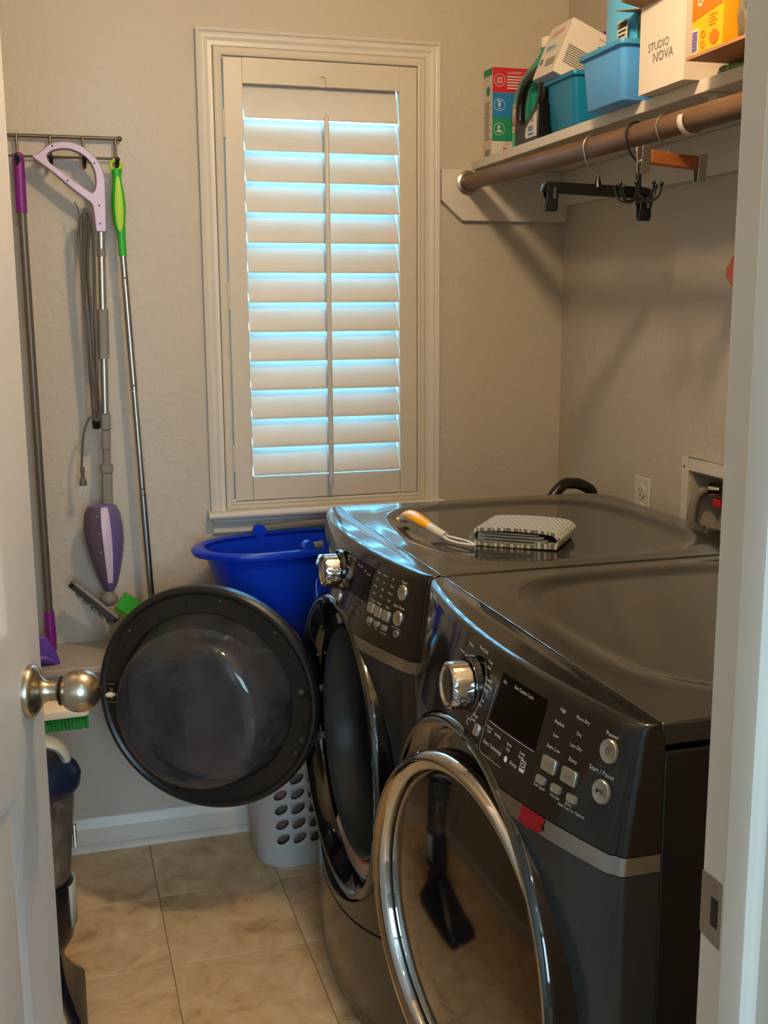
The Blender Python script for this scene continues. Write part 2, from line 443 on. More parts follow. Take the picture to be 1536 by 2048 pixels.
# baseboards
def sweep_xz(prof, x0, x1, y):   # profile (out, z) along x on back wall
    mb = MB(); mb.loft([[Vector((x, y-o, z)) for o, z in prof] for x in (x0, x1)]); return mb
BP = [(0, 0), (.015, 0), (.015, .050), (.013, .056), (.013, .060), (.011, .064), (.008, .074), (.007, .078), (.003, .086), (0, .088)]
bb = struct(build(sweep_xz(BP, XL, XR-.02, D), 'baseboard_back', WHITE, angle=20))
mb = MB(); mb.loft([[Vector((x, D-o, z)) for o, z in [(0, 0), (.026, 0), (.024, .010), (.019, .016), (.015, .018), (0, .018)]] for x in (XL, XR-.02)])
build(mb, 'shoe_moulding', WHITE, bb, angle=20)
mb = MB(); mb.loft([[Vector((XL+o, y, z)) for o, z in BP] for y in (YF, D-.02)])
struct(build(mb, 'baseboard_left', WHITE, angle=20))

# ---------------- window
win = bpy.data.objects.new('window_1', None); COL.objects.link(win); win.location = (0.686, D, 0.89); struct(win)
def frame3(rect, prof, y, closed=False):
    # rect x0,x1,z0,z1 = outer; prof (inward, out)
    x0, x1, z0, z1 = rect
    mb = MB(); rings = []
    cs = [(x0, z0, 1, 0), (x0, z1, 1, -1), (x1, z1, -1, -1), (x1, z0, -1, 0)]
    if closed: cs = [(x0, z0, 1, 1), (x0, z1, 1, -1), (x1, z1, -1, -1), (x1, z0, -1, 1), (x0, z0, 1, 1)]
    for (cx_, cz_, sx, sz) in cs:
        rings.append([Vector((cx_+sx*i, y-o, cz_+sz*i)) for i, o in prof])
    mb.loft(rings, not closed, not closed); return mb
CP = [(0, 0), (0, .019), (.004, .021), (.008, .019), (.009, .016), (.012, .015), (.016, .0165), (.020, .016), (.028, .012), (.033, .0115), (.038, .012), (.040, .009), (.041, .0)]
build(frame3((.373, .997, .893, 2.074), CP, D), 'window_casing', WHITE, win, angle=18)
FP = [(0, -.02), (0, .011), (.004, .013), (.010, .012), (.016, .014), (.019, .013), (.0205, .010), (.0205, -.02)]
build(frame3((.4145, .9565, .893, 2.034), FP, D, True), 'shutter_frame', SHUT, win, angle=18)
# jamb liner in the hole, glass, sash
mb = MB()
mb.box((hx0, D, hz0), (hx0+.006, D+.13, hz1)); mb.box((hx1-.006, D, hz0), (hx1, D+.13, hz1)); mb.box((hx0, D, hz0), (hx1, D+.13, hz0+.006)); mb.box((hx0, D, hz1-.006), (hx1, D+.13, hz1))
build(mb, 'window_liner', WHITE, win, smooth=False)
mb = MB()
mb.box((hx0+.006, D+.10, hz0+.006), (hx0+.018, D+.125, hz1-.006)); mb.box((hx1-.018, D+.10, hz0+.006), (hx1-.006, D+.125, hz1-.006))
mb.box((hx0+.03, D+.10, hz0+.006), (hx1-.03, D+.125, hz0+.03)); mb.box((hx0+.03, D+.10, hz1-.03), (hx1-.03, D+.125, hz1-.006))
build(mb, 'window_frame', WHITE, win, smooth=False)
box('window_pane', (hx0+.03, D+.111, hz0+.03), (hx1-.03, D+.114, hz1-.03), WGLASS, win, smooth=False)
# sill and apron
SP = [(0, .875), (.040, .875), (.046, .878), (.048, .884), (.046, .890), (.040, .893), (0, .893)]
mb = MB(); mb.loft([[Vector((x, D-o, z)) for o, z in SP] for x in (.364, 1.004)])
build(mb, 'window_sill', WHITE, win, angle=25)
AP = [(0, .832), (.010, .832), (.013, .835), (.013, .840), (.014, .848), (.020, .858), (.026, .865), (.028, .875), (0, .875)]
mb = MB(); mb.loft([[Vector((x, D-o, z)) for o, z in AP] for x in (.378, .990)])
build(mb, 'window_apron', WHITE, win, angle=20)
# shutter panel
px0, px1, pz0, pz1 = .4375, .9345, .9155, 2.0115
yo, yi = D-.012, D+.016
sh = build(MB().box((px0, yo, pz0), (px0+.0475, yi, pz1)).box((px1-.0475, yo, pz0), (px1, yi, pz1)), 'shutter_stile', SHUT, win, bevel=.002)
ox0, ox1 = px0+.0475, px1-.0475
mb = MB()
zt0 = 1.9525
xc = .6865
# top rail with arched notch above tilt rod
poly = [(ox0, zt0), (xc-.0085, zt0), (xc-.0085, zt0+.016)]
for i in range(9): a = pi - pi*i/8; poly.append((xc+.0085*cos(a), zt0+.016+.0085*sin(a)))
poly += [(xc+.0085, zt0), (ox1, zt0), (ox1, pz1), (ox0, pz1)]
mb.prism(poly, lambda x, z: Vector((x, yo+.001, z)), lambda x, z: Vector((x, yo+.006, z)))
mb.box((ox0, yo+.006, zt0), (ox1, yi, pz1))
build(mb, 'shutter_top_rail', SHUT, win, smooth=False)
box('shutter_bottom_rail', (ox0, yo+.001, pz0), (ox1, yi, .978), SHUT, win, bevel=.002)
# louvers
ymid = D+.004
def louver(zc, tilt, name='louver'):
    L = 0.0445; mb = MB(); r0 = []
    for i in range(20):
        a = 2*pi*i/20
        u = L*cos(a); w = .0055*sin(a)
        # u along the blade: top edge leans outward (+y)
        r0.append((u*cos(tilt)-w*sin(tilt), u*sin(tilt)+w*cos(tilt)))
    mb.loft([[Vector((x, ymid+dy, zc+dz)) for dy, dz in r0] for x in (ox0+.0022, ox1-.0022)])
    return build(mb, name, LOUV, win, angle=30)
for k in range(12):
    louver(0.983+0.0385-.002+k*0.0740, radians(64))
louver(0.983+0.0385-.002+12*0.0740+.0060, radians(72))
# tilt rod
mb = MB(); mb.tube([(xc, D-.046, .946), (xc, D-.046, .950), (xc, D-.046, 1.874), (xc, D-.046, 1.880)], [.004, .0065, .0065, .004], 10)
build(mb, 'tilt_rod', WHITE, win)
mb = MB()
for k in range(12):
    z = 0.983+k*0.0740+.006
    mb.tube([(xc, D-.040, z), (xc, D-.028, z+.003)], .0012, 5)
build(mb, 'tilt_rod_staples', STEEL, win)
for z0 in (1.855, 1.028, 1.44):
    h = build(MB().cyl((px0-.0012, D-.0135, z0-.034), (px0-.0012, D-.0135, z0+.034), .0042, 10), 'shutter_hinge', SHUT, win)

# ---------------- doorway trim
jm = MB()
jm.box((XJ, YF0-.012, 0), (XJ+.02, YF, 2.05))
jr = struct(build(jm, 'trim_1', WHITE, bevel=.0015))
mb = MB(); mb.loft([[Vector((XJ-o, y, z)) for o, y in [(0, .634), (.008, .634), (.012, .637), (.013, .642), (.013, .662), (.011, .666), (0, .6675)]] for z in (0, 2.04)])
build(mb, 'door_stop', WHITE, jr, angle=25)
box('door_casing', (XJ+.02, YF, 0), (XJ+.09, YF+.016, 2.12), WHITE, jr, bevel=.003)
box('door_casing', (XJ+.008, YF0-.018, 0), (XJ+.075, YF0, 2.11), WHITE, jr, bevel=.003)
# strike plate
fx = XJ-.0008
mb = MB()
poly = [(.6835, .9045), (.697, .905), (.7108, .9075), (.7108, .9595), (.697, .9605), (.6835, .960)]
mb.prism(poly, lambda y, z: Vector((fx, y, z)), lambda y, z: Vector((fx+.0016, y, z)))
sp = build(mb, 'strike_plate', STEEL, jr, smooth=False)
build(MB().box((fx-.0004, .6875, .920), (fx+.0005, .6965, .944)), 'latch_hole', BLKPL, sp, smooth=False)
for z in (.910, .954): build(MB().cyl((fx+.0005, .692, z), (fx-.0008, .692, z), .0026, 10), 'screw', NICKEL, sp)
jl = MB(); jl.box((XH-.02, YF0-.012, 0), (XH, YF, 2.05)); struct(build(jl, 'trim_2', WHITE, bevel=.0015))
jt = MB(); jt.box((XH-.02, YF0-.012, 2.05), (XJ+.02, YF, 2.07)); struct(build(jt, 'trim_3', WHITE, bevel=.0015))

# ---------------- open door
A = radians(16); dv = Vector((sin(A), cos(A), 0)); nv = Vector((cos(A), -sin(A), 0)); E0 = Vector((-.0355, 1.411, 0))
DW = 0.705
def dpt(s, z, o=0.0): return E0 + dv*s + nv*o + Vector((0, 0, z))   # s<=0 from free edge to hinge
def dgrid(panels):
    # panels: list (s0,s1,z0,z1). Door face as a grid with raised-and-fielded panels
    prof = [(0, 0), (.006, -.003), (.012, -.008), (.016, -.009), (.022, -.0075), (.030, -.008), (.055, -.002)]
    mb = MB()
    ss = sorted({-DW, 0.0} | {p[0] for p in panels} | {p[1] for p in panels})
    zs = sorted({.012, 2.03} | {p[2] for p in panels} | {p[3] for p in panels})
    for side in (0, -.035):
        sg = 1 if side == 0 else -1
        for i in range(len(ss)-1):
            for j in range(len(zs)-1):
                a, b, c, d = ss[i], ss[i+1], zs[j], zs[j+1]
                hit = [p for p in panels if p[0] <= a+1e-6 and p[1] >= b-1e-6 and p[2] <= c+1e-6 and p[3] >= d-1e-6]
                if hit: continue
                mb.add([dpt(a, c, side), dpt(b, c, side), dpt(b, d, side), dpt(a, d, side)], [(0, 1, 2, 3)])
        for (a, b, c, d) in panels:
            rings = [[dpt(a+i, c+i, side+sg*o), dpt(b-i, c+i, side+sg*o), dpt(b-i, d-i, side+sg*o), dpt(a+i, d-i, side+sg*o)] for i, o in prof]
            mb.loft(rings, False, True)
    a, b, c, d = -DW, 0, .012, 2.03
    for (p, q) in (((a, c), (b, c)), ((b, c), (b, d)), ((b, d), (a, d)), ((a, d), (a, c))):
        mb.add([dpt(*p), dpt(*q), dpt(*q, -.035), dpt(*p, -.035)], [(0, 1, 2, 3)])
    return mb
panels = [(-.330, -.108, 1.032, 1.93), (-.330, -.108, .20, .842), (-.597, -.375, 1.032, 1.93), (-.597, -.375, .20, .842)]
door = build(dgrid(panels), 'door_1', DOORW, angle=50)
struct(door)
kc = dpt(-.052, .945)
mb = MB(); mb.lathe([(.0, 0), (.033, 0), (.033, .004), (.031, .008), (.024, .012), (.017, .016), (.0125, .022), (.0115, .032), (.012, .036)], kc, nv, 40)
kb = build(mb, 'knob_rosette', NICKEL, door, angle=50)
prof = [(.0125, .034), (.0130, .037), (.018, .039)]
for i in range(13):
    t = radians(-62+150*i/12); prof.append((.0265*cos(t) if i < 12 else 0, .062+.0265*sin(t) if i < 12 else .0885))
mb = MB(); mb.lathe(prof, kc, nv, 40)
build(mb, 'door_knob', NICKEL, door, angle=60)
mb = MB(); mb.lathe([(0, -.035), (.033, -.035), (.033, -.040), (.024, -.047), (.0125, -.055), (.0125, -.072), (.022, -.078), (.0265, -.095), (.022, -.112), (0, -.122)], kc, nv, 32)
build(mb, 'far_side_knob', NICKEL, door, angle=60)
for z in (.25, 1.05, 1.80):
    build(MB().cyl(dpt(-DW-.004, z-.045, -.002), dpt(-DW-.004, z+.045, -.002), .006, 12), 'door_hinge', NICKEL, door)
# loop hook on the far face of the door
hb = dpt(-.035, 1.125, -.035)
mb = MB(); mb.box((hb.x-.022, hb.y-.004, 1.095), (hb.x+.006, hb.y+.004, 1.16))
pts = spline([dpt(-.020, 1.152, -.036), dpt(.002, 1.150, -.040), dpt(.013, 1.138, -.045), dpt(.019, 1.120, -.050), dpt(.013, 1.113, -.048), dpt(-.010, 1.112, -.040), dpt(-.03, 1.113, -.037)], 6)
mb = MB(); mb.tube(pts, .0022, 8, flat=1.8)
build(mb, 'coat_hook', CREAM, door, label='cream plastic loop hook behind the door edge')

# ================================================================== CEILING LIGHT (out of frame, lights the room)
LP = (0.54, 1.40)
cl = thing('ceiling_light', (LP[0], LP[1], HC-.09), 'round frosted warm ceiling light in the middle of the laundry ceiling', 'light')
mb = MB(); mb.lathe([(0, 0), (.16, 0), (.16, -.02), (.15, -.025), (0, -.025)], (LP[0], LP[1], HC), (0, 0, 1), 40); build(mb, 'fixture_base', NICKEL, cl)
mb = MB(); mb.lathe([(.11, -.025), (.112, -.04), (.095, -.065), (.06, -.085), (0, -.09)], (LP[0], LP[1], HC), (0, 0, 1), 40); build(mb, 'lamp_shade', LAMPM, cl)
light('ceiling_lamp', 'POINT', (LP[0], LP[1], HC-.17), 39, (1.0, 0.74, 0.44), shadow_soft_size=0.06)
for (x, y) in ((0.35, -0.35), (-.45, -1.35)):
    c = thing('recessed_light', (x, y, HC-.01), 'small recessed cool light in the hall ceiling %s' % ('nearest the doorway' if y > -1 else 'farther back'), 'light')
    mb = MB(); mb.lathe([(.055, 0), (.06, -.006), (.045, -.008), (.042, 0)], (x, y, HC), (0, 0, 1), 32); build(mb, 'trim_ring', WHITE, c)
    mb = MB(); mb.lathe([(.042, -.002), (0, -.003)], (x, y, HC), (0, 0, 1), 32); build(mb, 'diffuser', COOLM, c)
    light('recessed_lamp', 'SPOT', (x, y, HC-.03), 14, (0.78, 0.9, 1.0), shadow_soft_size=0.03, spot_size=radians(120), spot_blend=0.6)

# ================================================================== WASHER AND DRYER
MW = 0.700; XB = 0.606; XBACK = 1.262; ZC = 0.545; ZT = 0.965
def S(y, z, y0):
    ym = y0+MW/2; t = (y-ym)/(MW/2); k = min(max((z-.80)/.165, 0), 1)
    toe = max(0, (.12-z)/.12)*.010
    return .555+.022*k-(.066-.029*k)*(1-min(t*t, 1)) + toe
def section(y0, z, inset=0.0, r=.014, xb=XB, n=36):
    a, b = y0+.0012, y0+MW-.0012
    pts = [Vector((xb, a, z))]
    sa = S(a, z, y0)+inset; sb = S(b, z, y0)+inset
    for i in range(5):
        t = pi/2*i/5; pts.append(Vector((sa+r-r*sin(t), a+r-r*cos(t), z)))
    for i in range(n+1):
        y = a+r+(b-a-2*r)*i/n; pts.append(Vector((S(y, z, y0)+inset, y, z)))
    for i in range(1, 6):
        t = pi/2*i/5; pts.append(Vector((sb+r-r*cos(t), b-r+r*sin(t), z)))
    pts.append(Vector((xb, b, z)))
    return pts
def ring_cut(y0, R=.3035): return MB().lathe([(R, -.3), (R, .3)], (.55, y0+MW/2, ZC), (1, 0, 0), 96, cap=True)

def make_machine(y0, name, label, dryer):
    ym = y0+MW/2
    t = thing(name, (.93, ym, 0), label, 'dryer' if dryer else 'washing machine')
    # cabinet shell, open at the front
    mb = MB(); a, b = y0+.002, y0+MW-.002
    w = .02
    def ushape(x0, x1): return [(x0, a), (x1, a), (x1, b), (x0, b), (x0, b-w), (x1-w, b-w), (x1-w, a+w), (x0, a+w)]
    pl = ushape(XB+.0008, XBACK+.002)
    mb.loft([[Vector((x, y, z)) for x, y in pl] for z in (.018, .9325)])
    build(mb, 'cabinet', CABM, t, bevel=.003)
    mb = MB()
    for (x, y) in ((.64, y0+.05), (.64, y0+MW-.05), (1.21, y0+.05), (1.21, y0+MW-.05)): mb.cyl((x, y, 0), (x, y, .02), .018, 12)
    build(mb, 'levelling_feet', BLKPL, t)
    # top panel with a shallow dish
    nx, ny = 56, 56; x0, x1 = .6015, XBACK; rb = .075
    def topz(x, y):
        u = (x-.925)/.272; v = (y-ym)/.292
        d = (abs(u)**3.6+abs(v)**3.6)**(1/3.6)
        s = min(max((1.0-d)/.085, 0), 1); s = s*s*(3-2*s)
        rim = math.exp(-((d-1.06)/.05)**2)*.0012
        return ZT-.0065*s+rim
    vs = []; fs = []
    def clampxy(x, y):
        for sy in (-1, 1):
            cx_, cy_ = x1-rb, ym+sy*(MW/2-.002-rb)
            if x > cx_ and (y-cy_)*sy > 0:
                dx, dy = x-cx_, (y-cy_)*sy; L = hypot(dx, dy); mx_ = max(dx, dy)
                if L > 0: k = mx_/L; dx *= k; dy *= k
                x, y = cx_+dx, cy_+dy*sy
        return x, y
    for j in range(ny+1):
        for i in range(nx+1):
            x, y = clampxy(x0+(x1-x0)*i/nx, y0+.002+(MW-.004)*j/ny)
            vs.append(Vector((x, y, topz(x, y))))
    for j in range(ny):
        for i in range(nx):
            q = j*(nx+1)+i; fs.append((q, q+1, q+nx+2, q+nx+1))
    border = [i for i in range(nx+1)] + [j*(nx+1)+nx for j in range(1, ny+1)] + [ny*(nx+1)+i for i in range(nx-1, -1, -1)] + [j*(nx+1) for j in range(ny-1, 0, -1)]
    nb = len(vs)
    for q in border: vs.append(vs[q]+Vector((0, 0, -.026)))
    for k in range(len(border)):
        k2 = (k+1) % len(border); fs.append((border[k], border[k2], nb+k2, nb+k))
    fs.append(tuple(nb+k for k in range(len(border))))
    mb = MB().add(vs, fs)
    build(mb, 'top_panel', DTOP, t, bevel=.003, angle=50)
    # console: curved band with the controls, capped back to the seam
    rings = [section(y0, z) for z in (.8165, .84, .86, .88, .90, .92, .94, .952)]
    for z, ins in ((.9585, .0006), (.9625, .003), (.9645, .0065), (.9652, .011)):
        rings.append(section(y0, z, ins, xb=.6002))
    top = rings[-1]
    mb = MB(); mb.loft(rings)
    co = build(mb, 'console', PANEL, t, angle=25)
    boolean(co, ring_cut(y0))
    # silver strip
    mb = MB(); mb.loft([section(y0, z, -.0005) for z in (.7945, .8155)]); so = build(mb, 'silver_strip', STRIP, t)
    boolean(so, ring_cut(y0))
    # front panel
    def zseam(y): return .225+.55*(y-ym)**2
    def fsec(zf, ins=.0):
        out = []
        for p in section(y0, .5, ins):
            z = zf(p.y); x = p.x + (S(p.y, z, y0)-S(p.y, .5, y0) if p.x < XB-.001 else 0)
            out.append(Vector((x, p.y, z)))
        return out
    mb = MB(); mb.loft([fsec(lambda y, k=k: (zseam(y)+.0025)*(1-k)+.7935*k) for k in [i/10 for i in range(11)]])
    fp = build(mb, 'front_panel', DBODY, t)
    boolean(fp, ring_cut(y0))
    mb = MB(); mb.loft([fsec(lambda y, k=k: .02*(1-k)+(zseam(y)-.0025)*k) for k in [i/6 for i in range(7)]])
    kp = build(mb, 'kick_panel', DBODY, t)
    boolean(kp, ring_cut(y0))
    # black surround of the opening
    P = lambda x: (x-.55)
    mb = MB(); mb.lathe([(.3030, P(.606)), (.3030, P(.512)), (.3020, P(.5035)), (.298, P(.4985)), (.291, P(.4985)), (.282, P(.506)), (.272, P(.522)), (.268, P(.534)), (.264, P(.536)), (.236, P(.540)), (.232, P(.546)), (.232, P(.606))], (.55, ym, ZC), (1, 0, 0), 96)
    build(mb, 'door_surround', GLOSSB, t, angle=40)
    if not dryer:
        mb = MB(); mb.lathe([(.233, P(.544)), (.234, P(.538)), (.230, P(.533)), (.222, P(.536)), (.214, P(.548)), (.205, P(.575)), (.200, P(.60)), (.200, P(.612)), (.205, P(.622)), (.212, P(.64)), (.222, P(.66))], (.55, ym, ZC), (1, 0, 0), 72)
        build(mb, 'door_gasket', RUB, t, angle=50)
    mb = MB(); mb.lathe([(.232, P(.60)), (.224, P(.635)), (.212, P(.655)), (.210, P(.662)), (.236, P(.68)), (.255, P(.72)), (.26, P(1.10)), (.24, P(1.14)), (0, P(1.14))], (.55, ym, ZC), (1, 0, 0), 64)
    dr = build(mb, 'drum', INNER, t, angle=45)
    mb = MB(); mb.lathe([(.206, P(.655)), (.2085, P(.652)), (.211, P(.655))], (.55, ym, ZC), (1, 0, 0), 64); build(mb, 'drum_lip', CHROME, dr)
    mb = MB()
    for k in range(3):
        a_ = 2*pi*k/3+.5
        c_ = Vector((0, cos(a_), sin(a_))); q = Vector((0, -sin(a_), cos(a_)))
        r0 = [Vector((x, ym, ZC))+c_*.257+q*.03 for x in (.74, 1.08)]; r1 = [Vector((x, ym, ZC))+c_*.257-q*.03 for x in (.74, 1.08)]
        tp = [Vector((x, ym, ZC))+c_*.20 for x in (.76, 1.06)]
        mb.add([r0[0], r0[1], r1[1], r1[0], tp[0], tp[1]], [(0, 1, 5, 4), (2, 3, 4, 5), (0, 4, 3), (1, 2, 5)])
    build(mb, 'drum_baffle', INNER, dr)
    return t, y0, ym

def on_panel(y0, off=.0006):
    def f(v0, z0):
        def fn(u, v):
            y = v0-u; z = z0+v            # reader's right is -y
            return Vector((S(y, z, y0)-off, y, z))
        return fn
    return f
def button(t, y0, y, z, w, h, r=.002, name='button'):
    mb = MB(); base = S(y, z, y0)
    dxdy = (S(y+.01, z, y0)-S(y-.01, z, y0))/.02; dxdz = (S(y, z+.01, y0)-S(y, z-.01, y0))/.02
    n = Vector((-1, dxdy, dxdz)).normalized(); ty = Vector((dxdy, 1, 0)).normalized(); tz = n.cross(ty)
    if tz.z < 0: tz = -tz
    c = Vector((base, y, z)); pl = rrect(w, h, r, 3)
    mb.loft([[c+ty*u+tz*v+n*o for u, v in pl] for o in (-.001, .0025)] + [[c+ty*u*.95+tz*v*.95+n*.0035 for u, v in pl]])
    return build(mb, name, BTN, t, angle=30), (lambda u, v: c-ty*u+tz*v+n*.0038)
def round_button(t, y0, y, z, r, name='button', mt=None):
    base = S(y, z, y0)
    dxdy = (S(y+.01, z, y0)-S(y-.01, z, y0))/.02; dxdz = (S(y, z+.01, y0)-S(y, z-.01, y0))/.02
    n = Vector((-1, dxdy, dxdz)).normalized(); ty = Vector((dxdy, 1, 0)).normalized(); tz = n.cross(ty)
    if tz.z < 0: tz = -tz
    c = Vector((base, y, z))
    mb = MB(); mb.lathe([(r, -.002), (r, .003), (r*.93, .0042), (r*.3, .0030), (0, .0028)], c, n, 32)
    return build(mb, name, mt or BTN, t, angle=40), (lambda u, v: c-ty*u+tz*v+n*.0045), n, c

def knob(t, y0, y, z):
    base = S(y, z, y0); c = Vector((base, y, z)); n = Vector((-1, 0, .05)).normalized()
    mb = MB(); mb.lathe([(.041, -.004), (.041, .003), (.039, .005), (.036, .0045)], c, n, 48); build(mb, 'dial_ring', GLOSSB, t)
    prof = [(.033, .002), (.0335, .006), (.0325, .030), (.031, .0335), (.0285, .035), (.026, .0345), (.024, .032), (0, .0305)]
    mb = MB(); N = 72; cc = Vector(c); u = n.cross(Vector((0, 0, 1))).normalized(); w = n.cross(u)
    rings = []
    for r, h in prof:
        ring = []
        for i in range(N):
            a = 2*pi*i/N; rr = r*(1-.035*(1 if (i % 6) in (2, 3) and .005 < h < .031 else 0))
            ring.append(cc+n*h+(u*cos(a)+w*sin(a))*rr)
        rings.append(ring)
    mb.loft(rings, False, True)
    return build(mb, 'dial_knob', CHROME, t, angle=40)

def polyline(mb, fn, pts, w=.0006):
    for i in range(len(pts)-1):
        (a, b), (c, d) = pts[i], pts[i+1]; L = hypot(c-a, d-b) or 1e-6; nx_, ny_ = -(d-b)/L*w/2, (c-a)/L*w/2
        mb.add([fn(a+nx_, b+ny_), fn(c+nx_, d+ny_), fn(c-nx_, d-ny_), fn(a-nx_, b-ny_)], [(0, 1, 2, 3)])

# ---------------- dryer (near)
DY0 = .985
dry, y0, ym = make_machine(DY0, 'clothes_dryer', 'charcoal front-loading dryer nearest the doorway, its black glass door with wide chrome ring', True)
F = on_panel(DY0); YY = lambda v: DY0+v
knob(dry, DY0, YY(.357), .900)
for v, z, w, h in ((.130, .875, .026, .0175), (.093, .875, .026, .0175), (.138, .854, .0165, .0095), (.1095, .854, .0165, .0095), (.081, .8535, .0165, .0095), (.298, .858, .013, .015)):
    b_, fn = button(dry, DY0, YY(v), z, w, h)
    if w > .02:
        mb = MB(); text_mb(mb, 'Temp' if v > .1 else 'Level', .0065, fn); build(mb, 'lettering', PRINTG, b_, smooth=False)
for v, z, sym in ((.040, .924, 'P'), (.040, .878, 'S')):
    b_, fn, n_, c_ = round_button(dry, DY0, YY(v), z, .0135)
    mb = MB()
    if sym == 'P':
        disc2(mb, fn, 0, 0, .0035, r_in=.0027); quad(mb, fn, -.0004, .0005, .0004, .0048)
    else:
        mb.add([fn(-.006, -.003), fn(-.0015, 0), fn(-.006, .003)], [(0, 1, 2)]); quad(mb, fn, .001, -.003, .0022, .003); quad(mb, fn, .0035, -.003, .0047, .003)
    build(mb, 'symbol', INK, b_, smooth=False)
mb = MB(); f0 = F(YY(.219), .91)
mb.add(*(lambda p: ([f0(u, v) for u, v in p], [tuple(range(len(p)))]))([(u, v) for u, v in rrect(.112, .060, .006, 4)]))
scr = MB(); quad(scr, F(YY(.219), .911), -.056, -.030, .056, .031, 12, 6); build(scr, 'display', SCREEN, dry, smooth=True)
mb = MB(); F2 = on_panel(DY0, .0010)
tx = [('Power', .040, .942, .0078), ('Start / Pause', .046, .898, .0078), ('High', .129, .941, .006), ('Medium', .130, .925, .006), ('Low', .131, .910, .006), ('Extra Low', .130, .895, .006),
      ('More Dry', .091, .942, .006), ('Dry', .092, .925, .006), ('Less Dry', .093, .910, .006), ('Damp', .093, .894, .006),
      ('Wool Cycle', .345, .951, .006), ('Cotton', .388, .946, .006), ('Normal', .413, .930, .006), ('Heavy', .315, .943, .0055), ('Duty', .315, .936, .0055),
      ('Towels', .306, .922, .0065), ('Bedding', .302, .9155, .0065), ('Bulky', .304, .9085, .006), ('Fast', .306, .895, .0058), ('Dry', .310, .888, .0058), ('Mixed', .313, .872, .0058), ('Loads', .316, .866, .0058), ('Timed', .329, .863, .0055), ('Dry', .330, .857, .0055),
      ('Dry', .263, .933, .006), ('Save Custom Cycle', .215, .935, .006), ('Moisture', .268, .872, .0045), ('Sense', .268, .8675, .0045), ('Sensing', .245, .870, .0052), ('Extra', .214, .869, .0052), ('Dry', .214, .863, .0052), ('Damp', .184, .869, .0048), ('Ready', .184, .864, .0048),
      ('Smart Technology', .250, .853, .0066), ('Energy', .196, .851, .006), ('End Signal', .138, .846, .0052), ('Wrinkle', .109, .845, .0052), ('eDry', .085, .8455, .0055), ('hold 3 sec for Options', .079, .8405, .0048)]
for s_, v, z, sz in tx: text_mb(mb, s_, sz, F2(YY(v), z))
disc2(mb, F2(YY(.214), .851), 0, 0, .0038)
fe = F2(YY(.177), .855)
polyline(mb, fe, [(-.005, -.006), (.005, -.006), (.005, .007), (-.005, .007), (-.005, -.006)], .0009)
disc2(mb, fe, 0, .002, .0032, r_in=.0022); quad(mb, fe, -.004, -.0052, .004, -.0025)
fl_ = F2(YY(.219), .885)
polyline(mb, fl_, [(-.056+.112*i/10, -.006) for i in range(11)], .0006)
arc = [(.0, 0)]
fa = F2(YY(.357), .900)
polyline(mb, fa, [(.047*cos(radians(a)), .047*sin(radians(a))) for a in range(-62, 64, 7)], .0006)
fb = F2(YY(.219), .850)
polyline(mb, fb, [(-.062, .075), (-.062, -.004), (-.058, -.010), (-.05, -.012), (.0, -.012)], .0004)
build(mb, 'lettering', PRINT, dry, smooth=False)
# red tape on the strip
mb = MB(); ft = on_panel(DY0, .0014)
fr_ = ft(YY(.135), .806)
pts = [(-.024, .0098), (.018, .0098), (.020, .005), (.017, .001), (.020, -.004), (.012, -.0105), (-.014, -.0125), (-.026, -.010), (-.024, .0)]
mb.add([fr_(u, v) for u, v in pts], [tuple(range(len(pts)))])
build(mb, 'tape_piece', TAPE, dry, smooth=False, label='torn piece of red tape on the silver strip')
# dryer door, slightly ajar
Ad = radians(-8.9)
cD = Vector((.4955, ym-.016, ZC-.002)); nout = Vector((-cos(Ad), sin(Ad), 0)).normalized()
hd = bpy.data.objects.new('door', None); COL.objects.link(hd); hd.parent = dry; hd.location = cD-wloc(dry)
mb = MB(); mb.lathe([(.2285, -.012), (.2290, -.001), (.2310, .004), (.2370, .0090), (.2440, .0130), (.2490, .0140), (.2535, .0110), (.2580, .002), (.2590, -.006), (.2575, -.016)], cD, nout, 128)
build(mb, 'chrome_ring', CHROME, hd, angle=75)
mb = MB(); mb.lathe([(.2565, -.0155), (.2560, -.030), (.240, -.036), (.12, -.040), (0, -.040)], cD, nout, 64)
build(mb, 'door_back', MATB, hd)
mb = MB(); mb.lathe([(.2285, -.011), (.2260, -.0085), (.2180, -.0060), (.2080, -.0050), (.198, -.0035), (.17, .001), (.12, .005), (.06, .007), (0, .008)], cD, nout, 96)
build(mb, 'door_glass', GLOSSB, hd, angle=60)

# ---------------- washer (far)
WY0 = 1.692
wsh, y0, ym = make_machine(WY0, 'washing_machine', 'charcoal front-loading washer next to the window wall, its round glass door wide open', False)
F = on_panel(WY0); F2 = on_panel(WY0, .0010); YY = lambda v: WY0-.002+v
knob(wsh, WY0, YY(.368), .898)
for v, z, w, h in ((.164, .874, .0235, .0180), (.135, .873, .0235, .0180), (.106, .873, .0235, .0180), (.158, .853, .0155, .0100), (.131, .853, .0155, .0100), (.104, .8525, .0155, .0100), (.318, .858, .013, .015)):
    button(wsh, WY0, YY(v), z, w, h)
for v, z, r in ((.067, .923, .0135), (.067, .878, .0135), (.064, .852, .0065)):
    b_, fn, n_, c_ = round_button(wsh, WY0, YY(v), z, r)
    mb = MB()
    if r > .01: disc2(mb, fn, 0, 0, .003, r_in=.0023)
    else: disc2(mb, fn, 0, 0, .0025)
    build(mb, 'symbol', INK, b_, smooth=False)
scr = MB(); quad(scr, F(YY(.236), .910), -.050, -.031, .048, .030, 12, 6); build(scr, 'display', SCREEN, wsh)
mb = MB()
tx = [('Power', .067, .941, .0072), ('Start / Pause', .071, .8975, .0072), ('Control Lock', .069, .8615, .005)]
